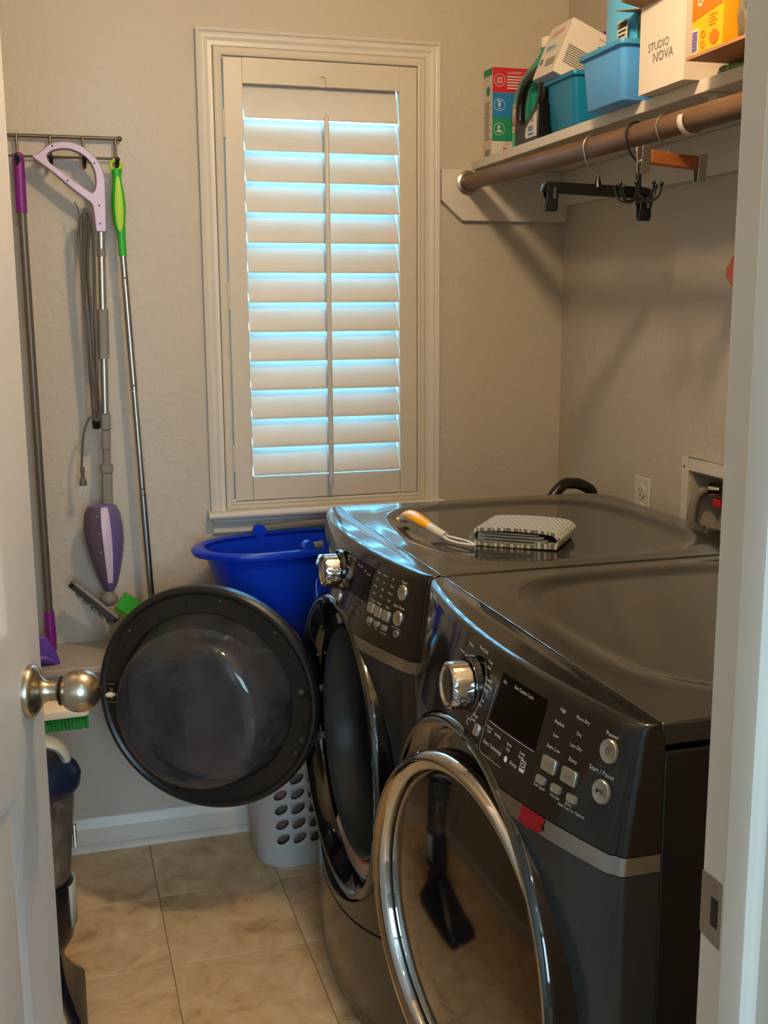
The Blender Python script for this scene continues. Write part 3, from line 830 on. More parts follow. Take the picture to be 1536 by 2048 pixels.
for c, (v, L) in enumerate(((.166, ('Steam', 'Hot', 'Warm', 'Cool', 'Tap Cold')), (.138, ('Extra Hi', 'Hi', 'Med', 'Low', 'No Spin')), (.107, ('On', 'Heavy', 'Normal', 'Light', 'Extra')))):
    for k, s_ in enumerate(L): tx.append((s_, v, .938-.0125*k, .0055))
tx += [('Heavy', .353, .949, .006), ('Normal', .385, .946, .006), ('Bulky', .325, .935, .006), ('Items', .325, .929, .006), ('Whites', .315, .916, .006), ('Jeans', .318, .890, .006), ('Delicate', .322, .878, .006), ('Quick', .325, .868, .0058),
       ('Wash  Rinse', .255, .931, .005), ('Pre Soak', .158, .845, .0048), ('Rinse', .131, .8445, .0048), ('Auto Clean', .104, .843, .0048), ('Spin', .225, .928, .005), ('Est Time', .205, .925, .005)]
for s_, v, z, sz in tx: text_mb(mb, s_, sz, F2(YY(v), z))
build(mb, 'lettering', PRINT, wsh, smooth=False)
mb = MB()
fb = F2(YY(.236), .866)
for k in range(4): text_mb(mb, ('Sensing', 'Wash', 'Rinse', 'Spin')[k], .005, F2(YY(.270-.026*k), .870-.001*k))
polyline(mb, fb, [(-.050+.1*i/8, .010) for i in range(9)], .0006)
polyline(mb, fb, [(-.052, -.002), (.05, -.004), (.05, -.016), (-.046, -.014), (-.052, -.002)], .0006)
text_mb(mb, 'Direct Drive Technology', .006, F2(YY(.236), .857))
build(mb, 'lettering', PRINTG, wsh, smooth=False)
fa = F2(YY(.368), .898); mb = MB()
polyline(mb, fa, [(.046*cos(radians(a)), .046*sin(radians(a))) for a in range(-60, 100, 8)], .0006); build(mb, 'dial_arc', PRINTG, wsh, smooth=False)
# dispenser drawer line + handle notch on the far side of console
mb = MB(); fd = F2(YY(.430), .86); polyline(mb, fd, [(0, .095), (0, .05), (0, 0), (.0, -.043)], .0012); build(mb, 'dispenser_seam', BLKPL, wsh, smooth=False)
mb = MB(); fh = YY(.60)
mb.tube(spline([(S(YY(.52), .87, WY0)-.001, YY(.52), .88), (S(YY(.55), .862, WY0)-.006, YY(.55), .866), (S(YY(.60), .86, WY0)-.007, YY(.60), .860), (S(YY(.65), .862, WY0)-.001, YY(.65), .866)], 5), .004, 8); build(mb, 'dispenser_handle', CHROME, wsh)
# warning label at the bottom of the surround, small label at its top
def arcband(r0, x0, r1, x1, a0, a1, n=24):
    mb = MB(); vs = []
    for i in range(n+1):
        a = radians(a0+(a1-a0)*i/n)
        for r, x in ((r0, x0), (r1, x1)): vs.append(Vector((x, ym+r*cos(a), ZC+r*sin(a))))
    return mb.add(vs, [(2*i, 2*i+1, 2*i+3, 2*i+2) for i in range(n)])
build(arcband(.2375, .5375, .2625, .5340, 228, 300), 'warning_label', mat('label_cream', (196, 180, 166), 0.5), wsh)
build(arcband(.2345, .5378, .2395, .5370, 228, 300), 'warning_label_band', mat('label_orange', (190, 110, 60), 0.5), wsh)
mb = MB()
for k in range(5): mb.add(arcband(.243+.004*k, .5358-.0006*k, .2442+.004*k, .5356-.0006*k, 262, 290).v, arcband(.243+.004*k, .535, .2442+.004*k, .535, 262, 290).f)
build(mb, 'warning_print', PRINTG, wsh, smooth=False)
build(arcband(.240, .5368, .262, .5336, 66, 76, 6), 'serial_label', mat('label_grey', (165, 162, 158), 0.5), wsh)
# the open door
C0 = Vector((.291, 2.392, .541)); nin = Vector((-.485, -.875, 0)).normalized(); pdir = Vector((-.875, .485, 0)).normalized()
wd_ = bpy.data.objects.new('door', None); COL.objects.link(wd_); wd_.parent = wsh; wd_.location = C0-wloc(wsh)
mb = MB(); mb.lathe([(.213, -.030), (.222, -.036), (.232, -.044), (.243, -.048), (.252, -.046), (.258, -.038), (.2605, -.028), (.2605, -.018)], C0, nin, 96)
build(mb, 'chrome_ring', CHROME, wd_, angle=75)
mb = MB(); mb.lathe([(.2600, -.024), (.2620, -.022), (.2630, -.012), (.2615, -.002), (.2560, .004), (.2500, .005), (.2440, .002), (.2420, .0), (.203, .0), (.2005, -.004), (.2000, -.020)], C0, nin, 96)
fr = build(mb, 'door_frame', DGREY, wd_, angle=28)
mb = MB(); mb.lathe([(.2005, -.004), (.1990, .002), (.1965, .012), (.1900, .040), (.1830, .070), (.1760, .092), (.1650, .108), (.1500, .117), (.1200, .122), (.06, .1245), (0, .125)], C0, nin, 96)
build(mb, 'bowl_glass', BOWL, wd_, angle=70)
mb = MB(); mb.lathe([(.214, -.030), (.18, -.034), (.10, -.038), (0, -.040)], C0, nin, 64); build(mb, 'outer_glass', SMOKE, wd_, angle=60)
mb = MB()
for k, a in enumerate((100, 62, 128, 30, 10, -12, 150, 210, 250, 290, 330)):
    a_ = radians(a); p = C0 - pdir*(.226+.004*(k % 3))*cos(a_) + Vector((0, 0, 1))*(.226+.004*(k % 3))*sin(a_)
    mb.cyl(p-nin*.002, p+nin*.0012, .0034, 12)
build(mb, 'screw_holes', BLKPL, wd_)
mb = MB()
for a in (80, 140, 45, -28):
    a_ = radians(a); p = C0 - pdir*.234*cos(a_) + Vector((0, 0, 1))*.234*sin(a_); mb.cyl(p-nin*.002, p+nin*.0016, .0028, 10)
build(mb, 'door_screws', STEEL, wd_)
def db(a, b, z0, z1, h0, h1):   # small box in door space (p from centre, z rel, h)
    vs = []
    for h in (h0, h1):
        for (p, z) in ((a, z0), (b, z0), (b, z1), (a, z1)): vs.append(C0+pdir*p+Vector((0, 0, z))+nin*h)
    return vs, [(0, 3, 2, 1), (4, 5, 6, 7), (0, 1, 5, 4), (1, 2, 6, 5), (2, 3, 7, 6), (3, 0, 4, 7)]
mb = MB().add(*db(.216, .240, -.028, .026, -.001, .0022)); build(mb, 'strike_recess', BLKPL, wd_, smooth=False)
mb = MB().add(*db(.224, .233, -.014, .012, .002, .007)).add(*db(.220, .238, -.024, -.020, .002, .004)).add(*db(.220, .238, .020, .023, .002, .004)); build(mb, 'strike_hook', STEEL, wd_, smooth=False)
mb = MB(); c_ = C0+pdir*.232+nin*.006+Vector((0, 0, -.004)); mb.sphere(c_, .012, 14, (1, .6, .55)); build(mb, 'latch_wedge', CREAM, wd_, label='cream wedge at the door latch')
for dz in (.030, -.080):
    mb = MB().add(*db(-.252, -.216, dz-.009, dz+.006, -.001, .003)); build(mb, 'hinge_slot', BLKPL, wd_, smooth=False)
    h0 = C0-pdir*.218+Vector((0, 0, dz))+nin*.008
    h1 = Vector((.530, ym+.2475, h0.z+.004))
    mb = MB(); q = (h1-h0).normalized(); mb.tube([h0, h0+q*.02, h1-q*.004, h1+Vector((.012, 0, 0))], .0095, 4, up=(0, 0, 1), flat=.5)
    build(mb, 'hinge_arm', STEEL, wd_, smooth=False)
mb = MB()
for a in (12, 24, 140, 155, 168, 195): 
    a_ = radians(a); p = Vector((.528, ym+.268*cos(a_), ZC+.268*sin(a_))); mb.cyl(p, p+Vector((-.004, 0, 0)), .0035, 10)
build(mb, 'screws', STEEL, wsh)

# ================================================================== ON THE MACHINES
# dish brush with a yellow handle: it rests on its two ends with the middle arched up
t = thing('scrub_brush', (.700, 2.02, ZT-.006), 'yellow-handled white looped scraper lying on the washer top beside the folded cloth', 'brush')
z0 = ZT
path = spline([(.690, 2.172, z0+.006), (.689, 2.135, z0+.018), (.690, 2.10, z0+.021), (.695, 2.06, z0+.017), (.701, 2.03, z0+.013)], 6)
n_ = len(path)
mb = MB(); mb.tube(path, [.007+.006*sin(pi*min(1, .15+.85*i/(n_-1)))for i in range(n_)], 14, up=(0, 0, 1), flat=1.25); build(mb, 'handle', ORANGE, t, angle=60)
mb = MB(); ring = [(.688+.010*cos(2*pi*i/20), 2.178+.013*sin(2*pi*i/20), z0+.0035) for i in range(20)]; mb.tube(ring, .0036, 8, closed=True, up=(0, 0, 1)); build(mb, 'hanging_loop', ORANGE, t, angle=60)
path = spline([(.700, 2.034, z0+.013), (.706, 2.005, z0+.0085), (.714, 1.985, z0+.004)], 5)
mb = MB(); n_ = len(path); mb.tube(path, [.0095-.002*i/n_ for i in range(n_)], 10, up=(0, 0, 1), flat=1.15); build(mb, 'neck', WHITE, t, angle=60)
lp = spline([(.712, 1.990, z0+.0025), (.709, 1.960, z0+.002), (.716, 1.925, z0+.002), (.736, 1.897, z0+.002), (.742, 1.900, z0+.002), (.740, 1.930, z0+.002), (.728, 1.965, z0+.002), (.718, 1.988, z0+.0025)], 5)
mb = MB(); mb.tube(lp, .0030, 8, up=(0, 0, 1)); build(mb, 'scraper_loop', WHITE, t, angle=60)

# folded knit cloth: layers folded over
t = thing('folded_cloth', (.865, 1.93, ZT-.0065), 'folded grey and cream knitted cloth on the washer top', 'cloth')
ca = radians(-38)
def cp(u, v, z): return Vector((.858+u*cos(ca)-v*sin(ca), 1.937+u*sin(ca)+v*cos(ca), ZT-.006+z))
def sheet(path2, v0, v1, th, mbx, nv=14, wob=0.0012):
    # path2: polyline in (u,z); thickened strip swept along v
    P = [Vector((p[0], p[1])) for p in path2]; off = []
    for i in range(len(P)):
        tt = (P[min(i+1, len(P)-1)]-P[max(i-1, 0)]).normalized(); off.append(Vector((-tt.y, tt.x))*th/2)
    poly = [P[i]+off[i] for i in range(len(P))] + [P[i]-off[i] for i in reversed(range(len(P)))]
    rings = []
    for k in range(nv+1):
        v = v0+(v1-v0)*k/nv; w = wob*sin(k*1.7)
        rings.append([cp(p.x+w, v, max(p.y+w*.5, .0005)) for p in poly])
    mbx.loft(rings)
outer_ = [(.082, .006), (.0, .004), (-.066, .004), (-.078, .007), (-.083, .016), (-.078, .027), (-.066, .032), (.0, .035), (.060, .033), (.078, .029), (.086, .021), (.083, .013), (.074, .010), (.04, .011)]
sp2 = [(p.x, p.y) for p in spline([(a, b, 0) for a, b in outer_], 4)]
mb = MB(); sheet(sp2, -.072, .072, .006, mb); build(mb, 'outer_fold', KNIT, t, angle=60, double=False)
mb = MB()
for k, (za, ub) in enumerate(((.0105, .070), (.0165, .064), (.0225, .056))):
    inn = [(p.x, p.y) for p in spline([(ub, za, 0), (.0, za-.0012, 0), (-.060, za, 0), (-.070, za+.003, 0), (-.060, za+.0045, 0), (.0, za+.004, 0), (ub-.01, za+.004, 0)], 3)]
    sheet(inn, -.070, .070, .0026, mb, 10, .0006)
build(mb, 'inner_fold', mat('cloth_inside', (132, 136, 138), .95, bump=.5, bscale=200), t, angle=60, double=False)

# ================================================================== RIGHT WALL FITTINGS
o = thing('wall_outlet', (XR, 2.36, .925), 'white two-socket power outlet on the right wall above the washer', 'outlet')
mb = MB(); mb.box((XR-.006, 2.325, .885), (XR, 2.395, 1.0)); build(mb, 'cover_plate', WHITE, o, bevel=.002)
for z in (.965, .922):
    mb = MB(); mb.lathe([(.0165, 0), (.0165, .003), (0, .003)], (XR-.006, 2.36, z), (-1, 0, 0), 24); s_ = build(mb, 'socket', WHITE, o)
    mb = MB(); mb.box((XR-.0095, 2.3665, z-.001), (XR-.0089, 2.3685, z+.008)); mb.box((XR-.0095, 2.3515, z-.001), (XR-.0089, 2.3535, z+.008)); mb.cyl((XR-.0089, 2.36, z-.008), (XR-.0095, 2.36, z-.008), .0024, 10)
    build(mb, 'slots', INK, s_, smooth=False)
wb = thing('water_box', (XR, 2.04, .83), 'white recessed water supply box with a grey hose on the right wall', 'utility box')
mb = MB(); y0_, y1_, z0_, z1_ = 1.895, 2.183, .830, 1.075
for a, b in (((XR-.007, y0_, z0_), (XR, bx[0], z1_)), ((XR-.007, bx[1], z0_), (XR, y1_, z1_)), ((XR-.007, bx[0], z0_), (XR, bx[1], bx[2])), ((XR-.007, bx[0], bx[3]), (XR, bx[1], z1_))): mb.box(a, b)
build(mb, 'face_plate', WHITE, wb, bevel=.001)
mb = MB(); i0 = .0012
mb.box((XR, bx[0]+i0, bx[2]+i0), (XR+.083, bx[0]+.004, bx[3]-i0)); mb.box((XR, bx[1]-.004, bx[2]+i0), (XR+.083, bx[1]-i0, bx[3]-i0))
mb.box((XR, bx[0]+.004, bx[2]+i0), (XR+.083, bx[1]-.004, bx[2]+.004)); mb.box((XR, bx[0]+.004, bx[3]-.004), (XR+.083, bx[1]-.004, bx[3]-i0)); mb.box((XR+.080, bx[0]+.004, bx[2]+.004), (XR+.0835, bx[1]-.004, bx[3]-.004))
build(mb, 'recess_liner', mat('box_liner', (176, 168, 156), .5), wb, smooth=False)
mb = MB(); mb.cyl((XR-.0072, 2.172, 1.052), (XR-.0078, 2.172, 1.052), .003, 10); build(mb, 'screw', INK, wb)
mb = MB(); mb.tube(spline([(XR+.040, 2.112, 1.006), (XR+.026, 2.128, 1.005), (XR+.010, 2.139, .990), (XR+.000, 2.141, .960), (XR-.006, 2.139, .90), (XR-.014, 2.137, .82), (XR-.02, 2.13, .60)], 7), .0105, 14); build(mb, 'supply_hose', GREYP, wb)
mb = MB(); mb.cyl((XR+.046, 2.106, 1.006), (XR+.030, 2.124, 1.006), .0145, 18); build(mb, 'hose_collar', CHROME, wb)
mb = MB(); mb.cyl((XR+.055, 2.096, .87), (XR+.055, 2.096, 1.012), .008, 12); build(mb, 'valve_body', NICKEL, wb)
mb = MB(); mb.box((XR+.030, 2.085, .968), (XR+.042, 2.112, .986)); build(mb, 'valve_lever', REDP, wb, bevel=.002, label='red valve lever')
mb = MB(); mb.tube(spline([(XR+.05, 2.05, 1.0), (XR+.03, 2.05, .97), (XR+.01, 2.055, .90), (XR-.01, 2.06, .84), (XR-.02, 2.06, .6)], 6), .0115, 12); build(mb, 'drain_hose', GREYP, wb)

# pink sachet on a white hook
sa = thing('hanging_sachet', (1.305, 1.905, 1.44), 'pink patterned fabric sachet hanging by the doorway edge on the right wall', 'sachet')
mb = MB(); mb.cyl((XR, 1.925, 1.60), (XR-.03, 1.925, 1.595), .006, 12); mb.sphere((XR-.036, 1.925, 1.594), .012, 12); build(mb, 'wall_hook', WHITE, sa)
mb = MB(); mb.tube([(XR-.033, 1.925, 1.585), (1.31, 1.925, 1.53)], .0015, 6); build(mb, 'cord', WHITE, sa)
mb = MB(); rings = []
for z, w in ((1.53, .006), (1.515, .014), (1.50, .026), (1.478, .042), (1.462, .040), (1.445, .024), (1.430, .008)):
    rings.append([(1.31+.45*w*cos(2*pi*i/14)*(1+.15*sin(3*i)), 1.925+w*sin(2*pi*i/14)*(1+.12*cos(5*i)), z) for i in range(14)])
mb.loft(rings); build(mb, 'pouch', PINK, sa, angle=80)

# ================================================================== SHELF, ROD, BRACKETS
XSF = 1.089; ZS = 1.786; ZSB = 1.764
sf = thing('wall_shelf', (1.22, 1.8, ZSB), 'long white painted shelf above the machines on the right wall', 'shelf')
build(MB().box((XSF, YF+.001, ZSB), (XR-.0008, D-.0008, ZS)), 'board', SHELFW, sf, bevel=.0015)
mb = MB()
poly = [(1.000, 1.7635), (1.000, 1.686), (1.060, 1.634), (XR-.001, 1.634), (XR-.001, 1.7635)]
mb.prism(poly, lambda x, z: Vector((x, D-.0008, z)), lambda x, z: Vector((x, D-.019, z)))
build(mb, 'end_cleat', SHELFW, sf, bevel=.001)
build(MB().box((XR-.019, YF+.001, 1.675), (XR-.0008, D-.0195, 1.7635)), 'back_cleat', SHELFW, sf, bevel=.001)
# steel bracket with hook for the rod
yb = 1.745
mb = MB()
mb.box((XSF+.012, yb-.012, 1.7605), (XR-.02, yb+.012, 1.7635)); mb.box((XR-.0225, yb-.012, 1.60), (XR-.0195, yb+.012, 1.7605))
mb.loft([[Vector((x, yb+s, z)) for x, z in ((1.118, 1.7605), (1.110, 1.7605), (1.108, 1.742), (1.116, 1.742))] for s in (-.011, .011)])
mb.loft([[Vector((x, y, z)) for x, z in ((XR-.022, 1.61), (XR-.022, 1.622), (1.14, 1.757), (1.125, 1.757))] for y in (yb-.002, yb+.002)])
br = build(mb, 'shelf_bracket', WHITE, sf, bevel=.0008)
rc = (1.072, 1.7185)
pts = [(1.113, yb, 1.748), (1.112, yb, 1.735)]
for a in range(-5, -215, -15): pts.append((rc[0]+.0235*cos(radians(a)), yb, rc[1]+.0235*sin(radians(a))))
mb = MB(); mb.tube(pts, .0085, 8, up=(0, 1, 0), flat=.22); build(mb, 'rod_hook', WHITE, sf, angle=60)
rd = thing('closet_rod', (1.072, 1.8, 1.70), 'brown wooden hanging rod below the shelf', 'rod')
def rz(y): return 1.731-.0105*(D-y)
mb = MB(); mb.cyl((1.072, D-.0195, rz(D)), (1.072, YF+.001, rz(YF)), .0205, 28); build(mb, 'rod', WOODR, rd)
mb = MB(); mb.lathe([(0, 0), (.031, 0), (.031, .004), (.027, .006), (.024, .007), (.024, .016), (.0215, .016), (.0215, .005)], (1.072, D-.0195, rz(D)), (0, -1, 0), 36)
build(mb, 'rod_flange', NICKEL, rd)

# ================================================================== HANGERS
def hook_pts(y, r, drop, xoff=0, z_end=None, dx=0.0):
    c = (1.072, rz(y)); pts = []
    for a in range(-20, 200, 16): pts.append((c[0]+r*cos(radians(a)), y, c[1]+.0005+r*sin(radians(a)) if a < 181 else c[1]+r*sin(radians(a))))
    return pts
# black clip hanger
y = 2.105
t = thing('clip_hanger', (1.078, y, 1.70), 'black plastic clip hanger with a thin silver hook', 'hanger')
zr = rz(y)
pts = [(1.072+.0233*cos(radians(a)), y, zr+.0233*sin(radians(a))) for a in range(10, 215, 15)]
pts = pts + [(1.056, y, zr-.030), (1.070, y, zr-.042), (1.081, y, zr-.054), (1.084, y, zr-.066)]
mb = MB(); mb.tube(spline(pts, 2), .0016, 8); build(mb, 'hook', STEEL, t)
mb = MB(); mb.cyl((1.084, y, 1.644), (1.084, y, 1.6665), .010, 12, .0035)
mb.loft([[Vector((x, y+s, z)) for x, z in ((.962, 1.6505), (.972, 1.654), (1.19, 1.648), (1.204, 1.644), (1.202, 1.626), (1.19, 1.624), (.972, 1.632), (.958, 1.634))] for s in (-.006, .006)])
build(mb, 'bar', BLKPL, t, bevel=.0015)
for x0_, zt_ in ((.980, 1.642), (1.190, 1.627)):
    mb = MB()
    for s in (-1, 1):
        mb.loft([[Vector((x0_+a*w, y+s*(.0065+e), zt_+dz)) for a in (-1, 1)] + [Vector((x0_+a*w, y+s*(.0115+e), zt_+dz)) for a in (1, -1)] for dz, w, e in ((.004, .014, .004), (-.012, .013, .001), (-.024, .012, -.002), (-.036, .014, -.0045), (-.046, .012, -.006))])
    c_ = build(mb, 'clip', BLKPL, t, bevel=.001)
    mb = MB(); mb.box((x0_-.003, y-.0185, zt_-.022), (x0_+.003, y-.0155, zt_+.0)); build(mb, 'clip_spring', STEEL, c_, smooth=False)
# black multi-hook (belt) hanger
y = 1.93
t = thing('hook_hanger', (1.079, y, 1.70), 'black metal hanger with a ring of upturned ball-tipped hooks', 'hanger')
zr = rz(y)
pts = [(1.072+.0233*cos(radians(a)), y, zr+.0233*sin(radians(a))) for a in range(10, 215, 15)]
pts += [(1.052, y, zr-.020), (1.062, y, zr-.036), (1.076, y, zr-.050), (1.078, y, zr-.066)]
mb = MB(); mb.tube(spline(pts, 2), .0022, 8); build(mb, 'hook', BLKPL, t)
mb = MB(); mb.cyl((1.078, y, 1.610), (1.078, y, 1.658), .0055, 14); mb.sphere((1.078, y, 1.607), .0075, 14); build(mb, 'stem', BLKPL, t)
for k in range(8):
    a = 2*pi*k/8+.2; R = .043; q = Vector((cos(a), sin(a), 0)); c_ = Vector((1.078, y, 0))
    pts = spline([c_+q*.004+Vector((0, 0, 1.612)), c_+q*.016+Vector((0, 0, 1.602)), c_+q*.030+Vector((0, 0, 1.603)), c_+q*.040+Vector((0, 0, 1.614)), c_+q*R+Vector((0, 0, 1.630))], 5)
    mb = MB(); mb.tube(pts, .0021, 8); mb.sphere(c_+q*R+Vector((0, 0, 1.632)), .0043, 10); build(mb, 'arm', BLKPL, t)
# wooden clamp hanger
y = 1.822
t = thing('wooden_hanger', (1.083, y, 1.70), 'short wooden skirt hanger with two metal clips', 'hanger')
zr = rz(y)
pts = [(1.072+.0233*cos(radians(a)), y, zr+.0233*sin(radians(a))) for a in range(10, 205, 15)]
pts += [(1.056, y, zr-.022), (1.068, y, zr-.030), (1.076, y, zr-.040), (1.078, y, zr-.052)]
mb = MB(); mb.tube(spline(pts, 2), .0015, 8); build(mb, 'hook', STEEL, t)
mb = MB(); mb.loft([[Vector((x, y+s, z)) for x, z in ((1.038, 1.679), (1.131, 1.670), (1.131, 1.6475), (1.036, 1.656))] for s in (-.009, .009)]); build(mb, 'bar', WOODH, t, bevel=.0015)
for x0_, zt_, a_ in ((1.026, 1.683, .35), (1.1405, 1.672, .0)):
    mb = MB(); rot = Matrix.Rotation(a_*-.5, 3, 'Y')
    for s in (-1, 1): mb.box((x0_-.008, y+s*.009-.001, zt_-.045), (x0_+.008, y+s*.009+.001, zt_+.002), rot=Matrix.Rotation(-s*.12, 3, 'X'))
    mb.cyl((x0_, y-.009, zt_-.022), (x0_, y+.009, zt_-.022), .003, 10)
    mb.cyl((x0_, y, zt_-.014), (1.036 if x0_ < 1.08 else 1.131, y, zt_-.014), .0014, 8)
    build(mb, 'clip', STEEL, t, bevel=.0006)

# ================================================================== THINGS ON THE SHELF
# 1 washing powder carton in the corner
t = thing('powder_carton', (1.21, 2.80, ZS), 'upright carton with red, blue and green squares in the shelf corner', 'carton')
bx0, bx1, by0, by1, bz1 = 1.122, 1.278, 2.775, 2.832, ZS+.227
build(MB().box((bx0, by0, ZS), (bx1, by1, bz1)), 'box', CARTW, t, bevel=.0008)
fr_ = lambda u, v: Vector((bx0+u, by0-.0004, ZS+v))
for nm, z_, z2, mt in (('red_panel', .166, .227, REDP), ('blue_panel', .106, .166, BLUP), ('green_panel', .046, .106, GRNP)):
    mb = MB(); quad(mb, fr_, .0003, z_, .1557, z2); p_ = build(mb, nm, mt, t, smooth=False)
mb = MB(); f2 = lambda u, v: Vector((bx0+u, by0-.0008, ZS+v))
for z_ in (.196, .136, .076):
    disc2(mb, f2, .020, z_, .0155, 24, r_in=.0142)
quad(mb, f2, .013, .189, .027, .191); quad(mb, f2, .013, .201, .027, .203); quad(mb, f2, .013, .191, .0145, .201); quad(mb, f2, .0255, .191, .027, .201); disc2(mb, f2, .020, .196, .004, 14, r_in=.003)
quad(mb, f2, .014, .143, .026, .146); quad(mb, f2, .017, .131, .023, .141); quad(mb, f2, .015, .126, .025, .128)
disc2(mb, f2, .019, .081, .004, 14); quad(mb, f2, .013, .068, .027, .073); quad(mb, f2, .016, .073, .021, .079)
text_mb(mb, 'LAUNDRY', .009, lambda u, v: f2(u+.040, v+.215), 'LEFT')
for k in range(5): quad(mb, f2, .040, .204-.007*k, .085-.006*(k % 3), .207-.007*k)
build(mb, 'print', PRINT, t, smooth=False)
mb = MB(); text_mb(mb, 'Borax', .026, lambda u, v: f2(u+.030, v+.020), 'LEFT'); text_mb(mb, '20', .008, lambda u, v: f2(u+.036, v+.039), 'LEFT'); build(mb, 'red_print', REDP, t, smooth=False)
sd = lambda u, v: Vector((bx0-.0005, by1-u, ZS+v))
mb = MB(); quad(mb, sd, 0, .209, .0565, .227); build(mb, 'side_band', GRNP, t, smooth=False)
mb = MB()
for k in range(16): quad(mb, sd, .010, .052+.006*k, .046-.005*(k % 3), .0545+.006*k)
for k in range(7): quad(mb, sd, .012+.005*k, .006, .0145+.005*k, .028)
build(mb, 'side_print', PRINTG, t, smooth=False)
mb = MB(); disc2(mb, sd, .030, .172, .012, 20); build(mb, 'side_emblem', GRNP, t, smooth=False)

# 2 teal bottle
def bottle_body(mb, rings):  # rings: (z, cx, cy, w(x), d(y), r)
    mb.loft([[Vector((p[0], p[1], z)) for p in rrect(w, d, r, 6, cx_, cy_)] for z, cx_, cy_, w, d, r in rings])
t = thing('teal_bottle', (1.195, 2.60, ZS), 'tall teal detergent bottle behind the black jug', 'bottle')
TBX, TBY, TBW, TBD = 1.196, 2.622, .120, .165
mb = MB(); bottle_body(mb, [(ZS, TBX, TBY, TBW-.01, TBD-.01, .04), (ZS+.004, TBX, TBY, TBW, TBD, .04), (ZS+.125, TBX, TBY, TBW, TBD, .04), (ZS+.15, TBX, TBY-.005, TBW*.96, TBD*.92, .04), (ZS+.18, TBX, TBY-.020, TBW*.85, TBD*.72, .035), (ZS+.205, TBX, TBY-.040, TBW*.62, TBD*.46, .025), (ZS+.220, TBX-.01, TBY-.052, .045, .045, .02), (ZS+.232, TBX-.01, TBY-.052, .040, .040, .018)])
build(mb, 'body', TEAL, t, angle=60)
mb = MB(); mb.cyl((TBX-.01, TBY-.052, ZS+.232), (TBX-.01, TBY-.052, ZS+.256), .022, 24); build(mb, 'cap', CREAM, t, bevel=.002)
def wrapo(o):
    pl = rrect(TBW+2*o, TBD+2*o, .04+o, 10, TBX, TBY)[11:33]; L = [0]
    for i in range(1, len(pl)): L.append(L[-1]+hypot(pl[i][0]-pl[i-1][0], pl[i][1]-pl[i-1][1]))
    def f(u, v):
        u = min(max(u, 0), L[-1]-1e-6)
        for i in range(1, len(pl)):
            if L[i] >= u:
                k = (u-L[i-1])/(L[i]-L[i-1]); return Vector((pl[i-1][0]+(pl[i][0]-pl[i-1][0])*k, pl[i-1][1]+(pl[i][1]-pl[i-1][1])*k, ZS+v))
    return f
mb = MB(); quad(mb, wrapo(.0006), .0, .050, .088, .118, 30, 1); build(mb, 'label', CARTW, t)
mb = MB(); quad(mb, wrapo(.0006), .0, .004, .19, .048, 30, 1); build(mb, 'lower_label', TEALL, t)
mb = MB(); f3 = wrapo(.0014); text_mb(mb, 'CAL', .042, lambda u, v: f3(u+.006, v+.078), 'LEFT'); quad(mb, wrapo(.0012), .0, .108, .087, .110, 24, 1); quad(mb, wrapo(.0012), .0, .113, .087, .1145, 24, 1); build(mb, 'label_print', mat('dark_red_print', (120, 30, 40), .5), t, smooth=False)

# 3 black jug with looped handle, its flat side towards the room
t = thing('black_jug', (1.117, 2.51, ZS), 'black jug with a big looped handle and a white barcode label', 'jug')
mb = MB(); mb.prism([(p.x, p.y) for p in spline([(2.578, .0, 0), (2.580, .03, 0), (2.578, .062, 0), (2.560, .060, 0), (2.530, .045, 0), (2.505, .052, 0), (2.475, .070, 0), (2.450, .085, 0)], 4)]+[(2.446, .0)], lambda y, z: Vector((1.102, y, ZS+z)), lambda y, z: Vector((1.134, y, ZS+z)))
build(mb, 'body', BLKPL, t, bevel=.004, seg=3, angle=60)
lp = spline([(1.118, 2.584, ZS+.045), (1.118, 2.584, ZS+.080), (1.118, 2.578, ZS+.112), (1.118, 2.556, ZS+.140), (1.118, 2.520, ZS+.155), (1.118, 2.475, ZS+.160)], 6)
mb = MB(); mb.tube(lp, .0115, 12); mb.tube(spline([(1.118, 2.572, ZS+.050), (1.118, 2.545, ZS+.042), (1.118, 2.505, ZS+.056), (1.118, 2.470, ZS+.080), (1.118, 2.450, ZS+.110), (1.118, 2.452, ZS+.140), (1.118, 2.475, ZS+.160)], 5), .0125, 12); build(mb, 'handle', BLKPL, t, angle=60)
mb = MB(); f4 = lambda u, v: Vector((1.1012, 2.515-u, ZS+v))
mb.add([f4(a, b) for a, b in ((.004, .012), (.066, .012), (.066, .068), (.050, .062), (.020, .046), (.004, .036), (-.001, .022))], [tuple(range(7))]); build(mb, 'label', CARTW, t, smooth=False)
mb = MB(); f5 = lambda u, v: Vector((1.1006, 2.515-u, ZS+v))
for k in range(10): quad(mb, f5, .018+.0028*k, .026, .0196+.0028*k, .038)
quad(mb, f5, .018, .017, .046, .022); disc2(mb, f5, .040, .050, .006, 12, r_in=.003); build(mb, 'label_print', BLUP, t, smooth=False, kind='stuff')
# purple cap behind
t = thing('purple_bottle', (1.315, 2.50, ZS), 'bottle with a purple cap half hidden behind the teal bottle', 'bottle')
mb = MB(); bottle_body(mb, [(ZS, 1.315, 2.50, .07, .05, .02), (ZS+.17, 1.315, 2.50, .07, .05, .02), (ZS+.20, 1.315, 2.50, .035, .035, .015), (ZS+.22, 1.315, 2.50, .03, .03, .014)]); build(mb, 'body', CARTW, t, angle=60)
mb = MB(); mb.cyl((1.315, 2.50, ZS+.22), (1.315, 2.50, ZS+.262), .022, 20); build(mb, 'cap', PURP, t, bevel=.002)

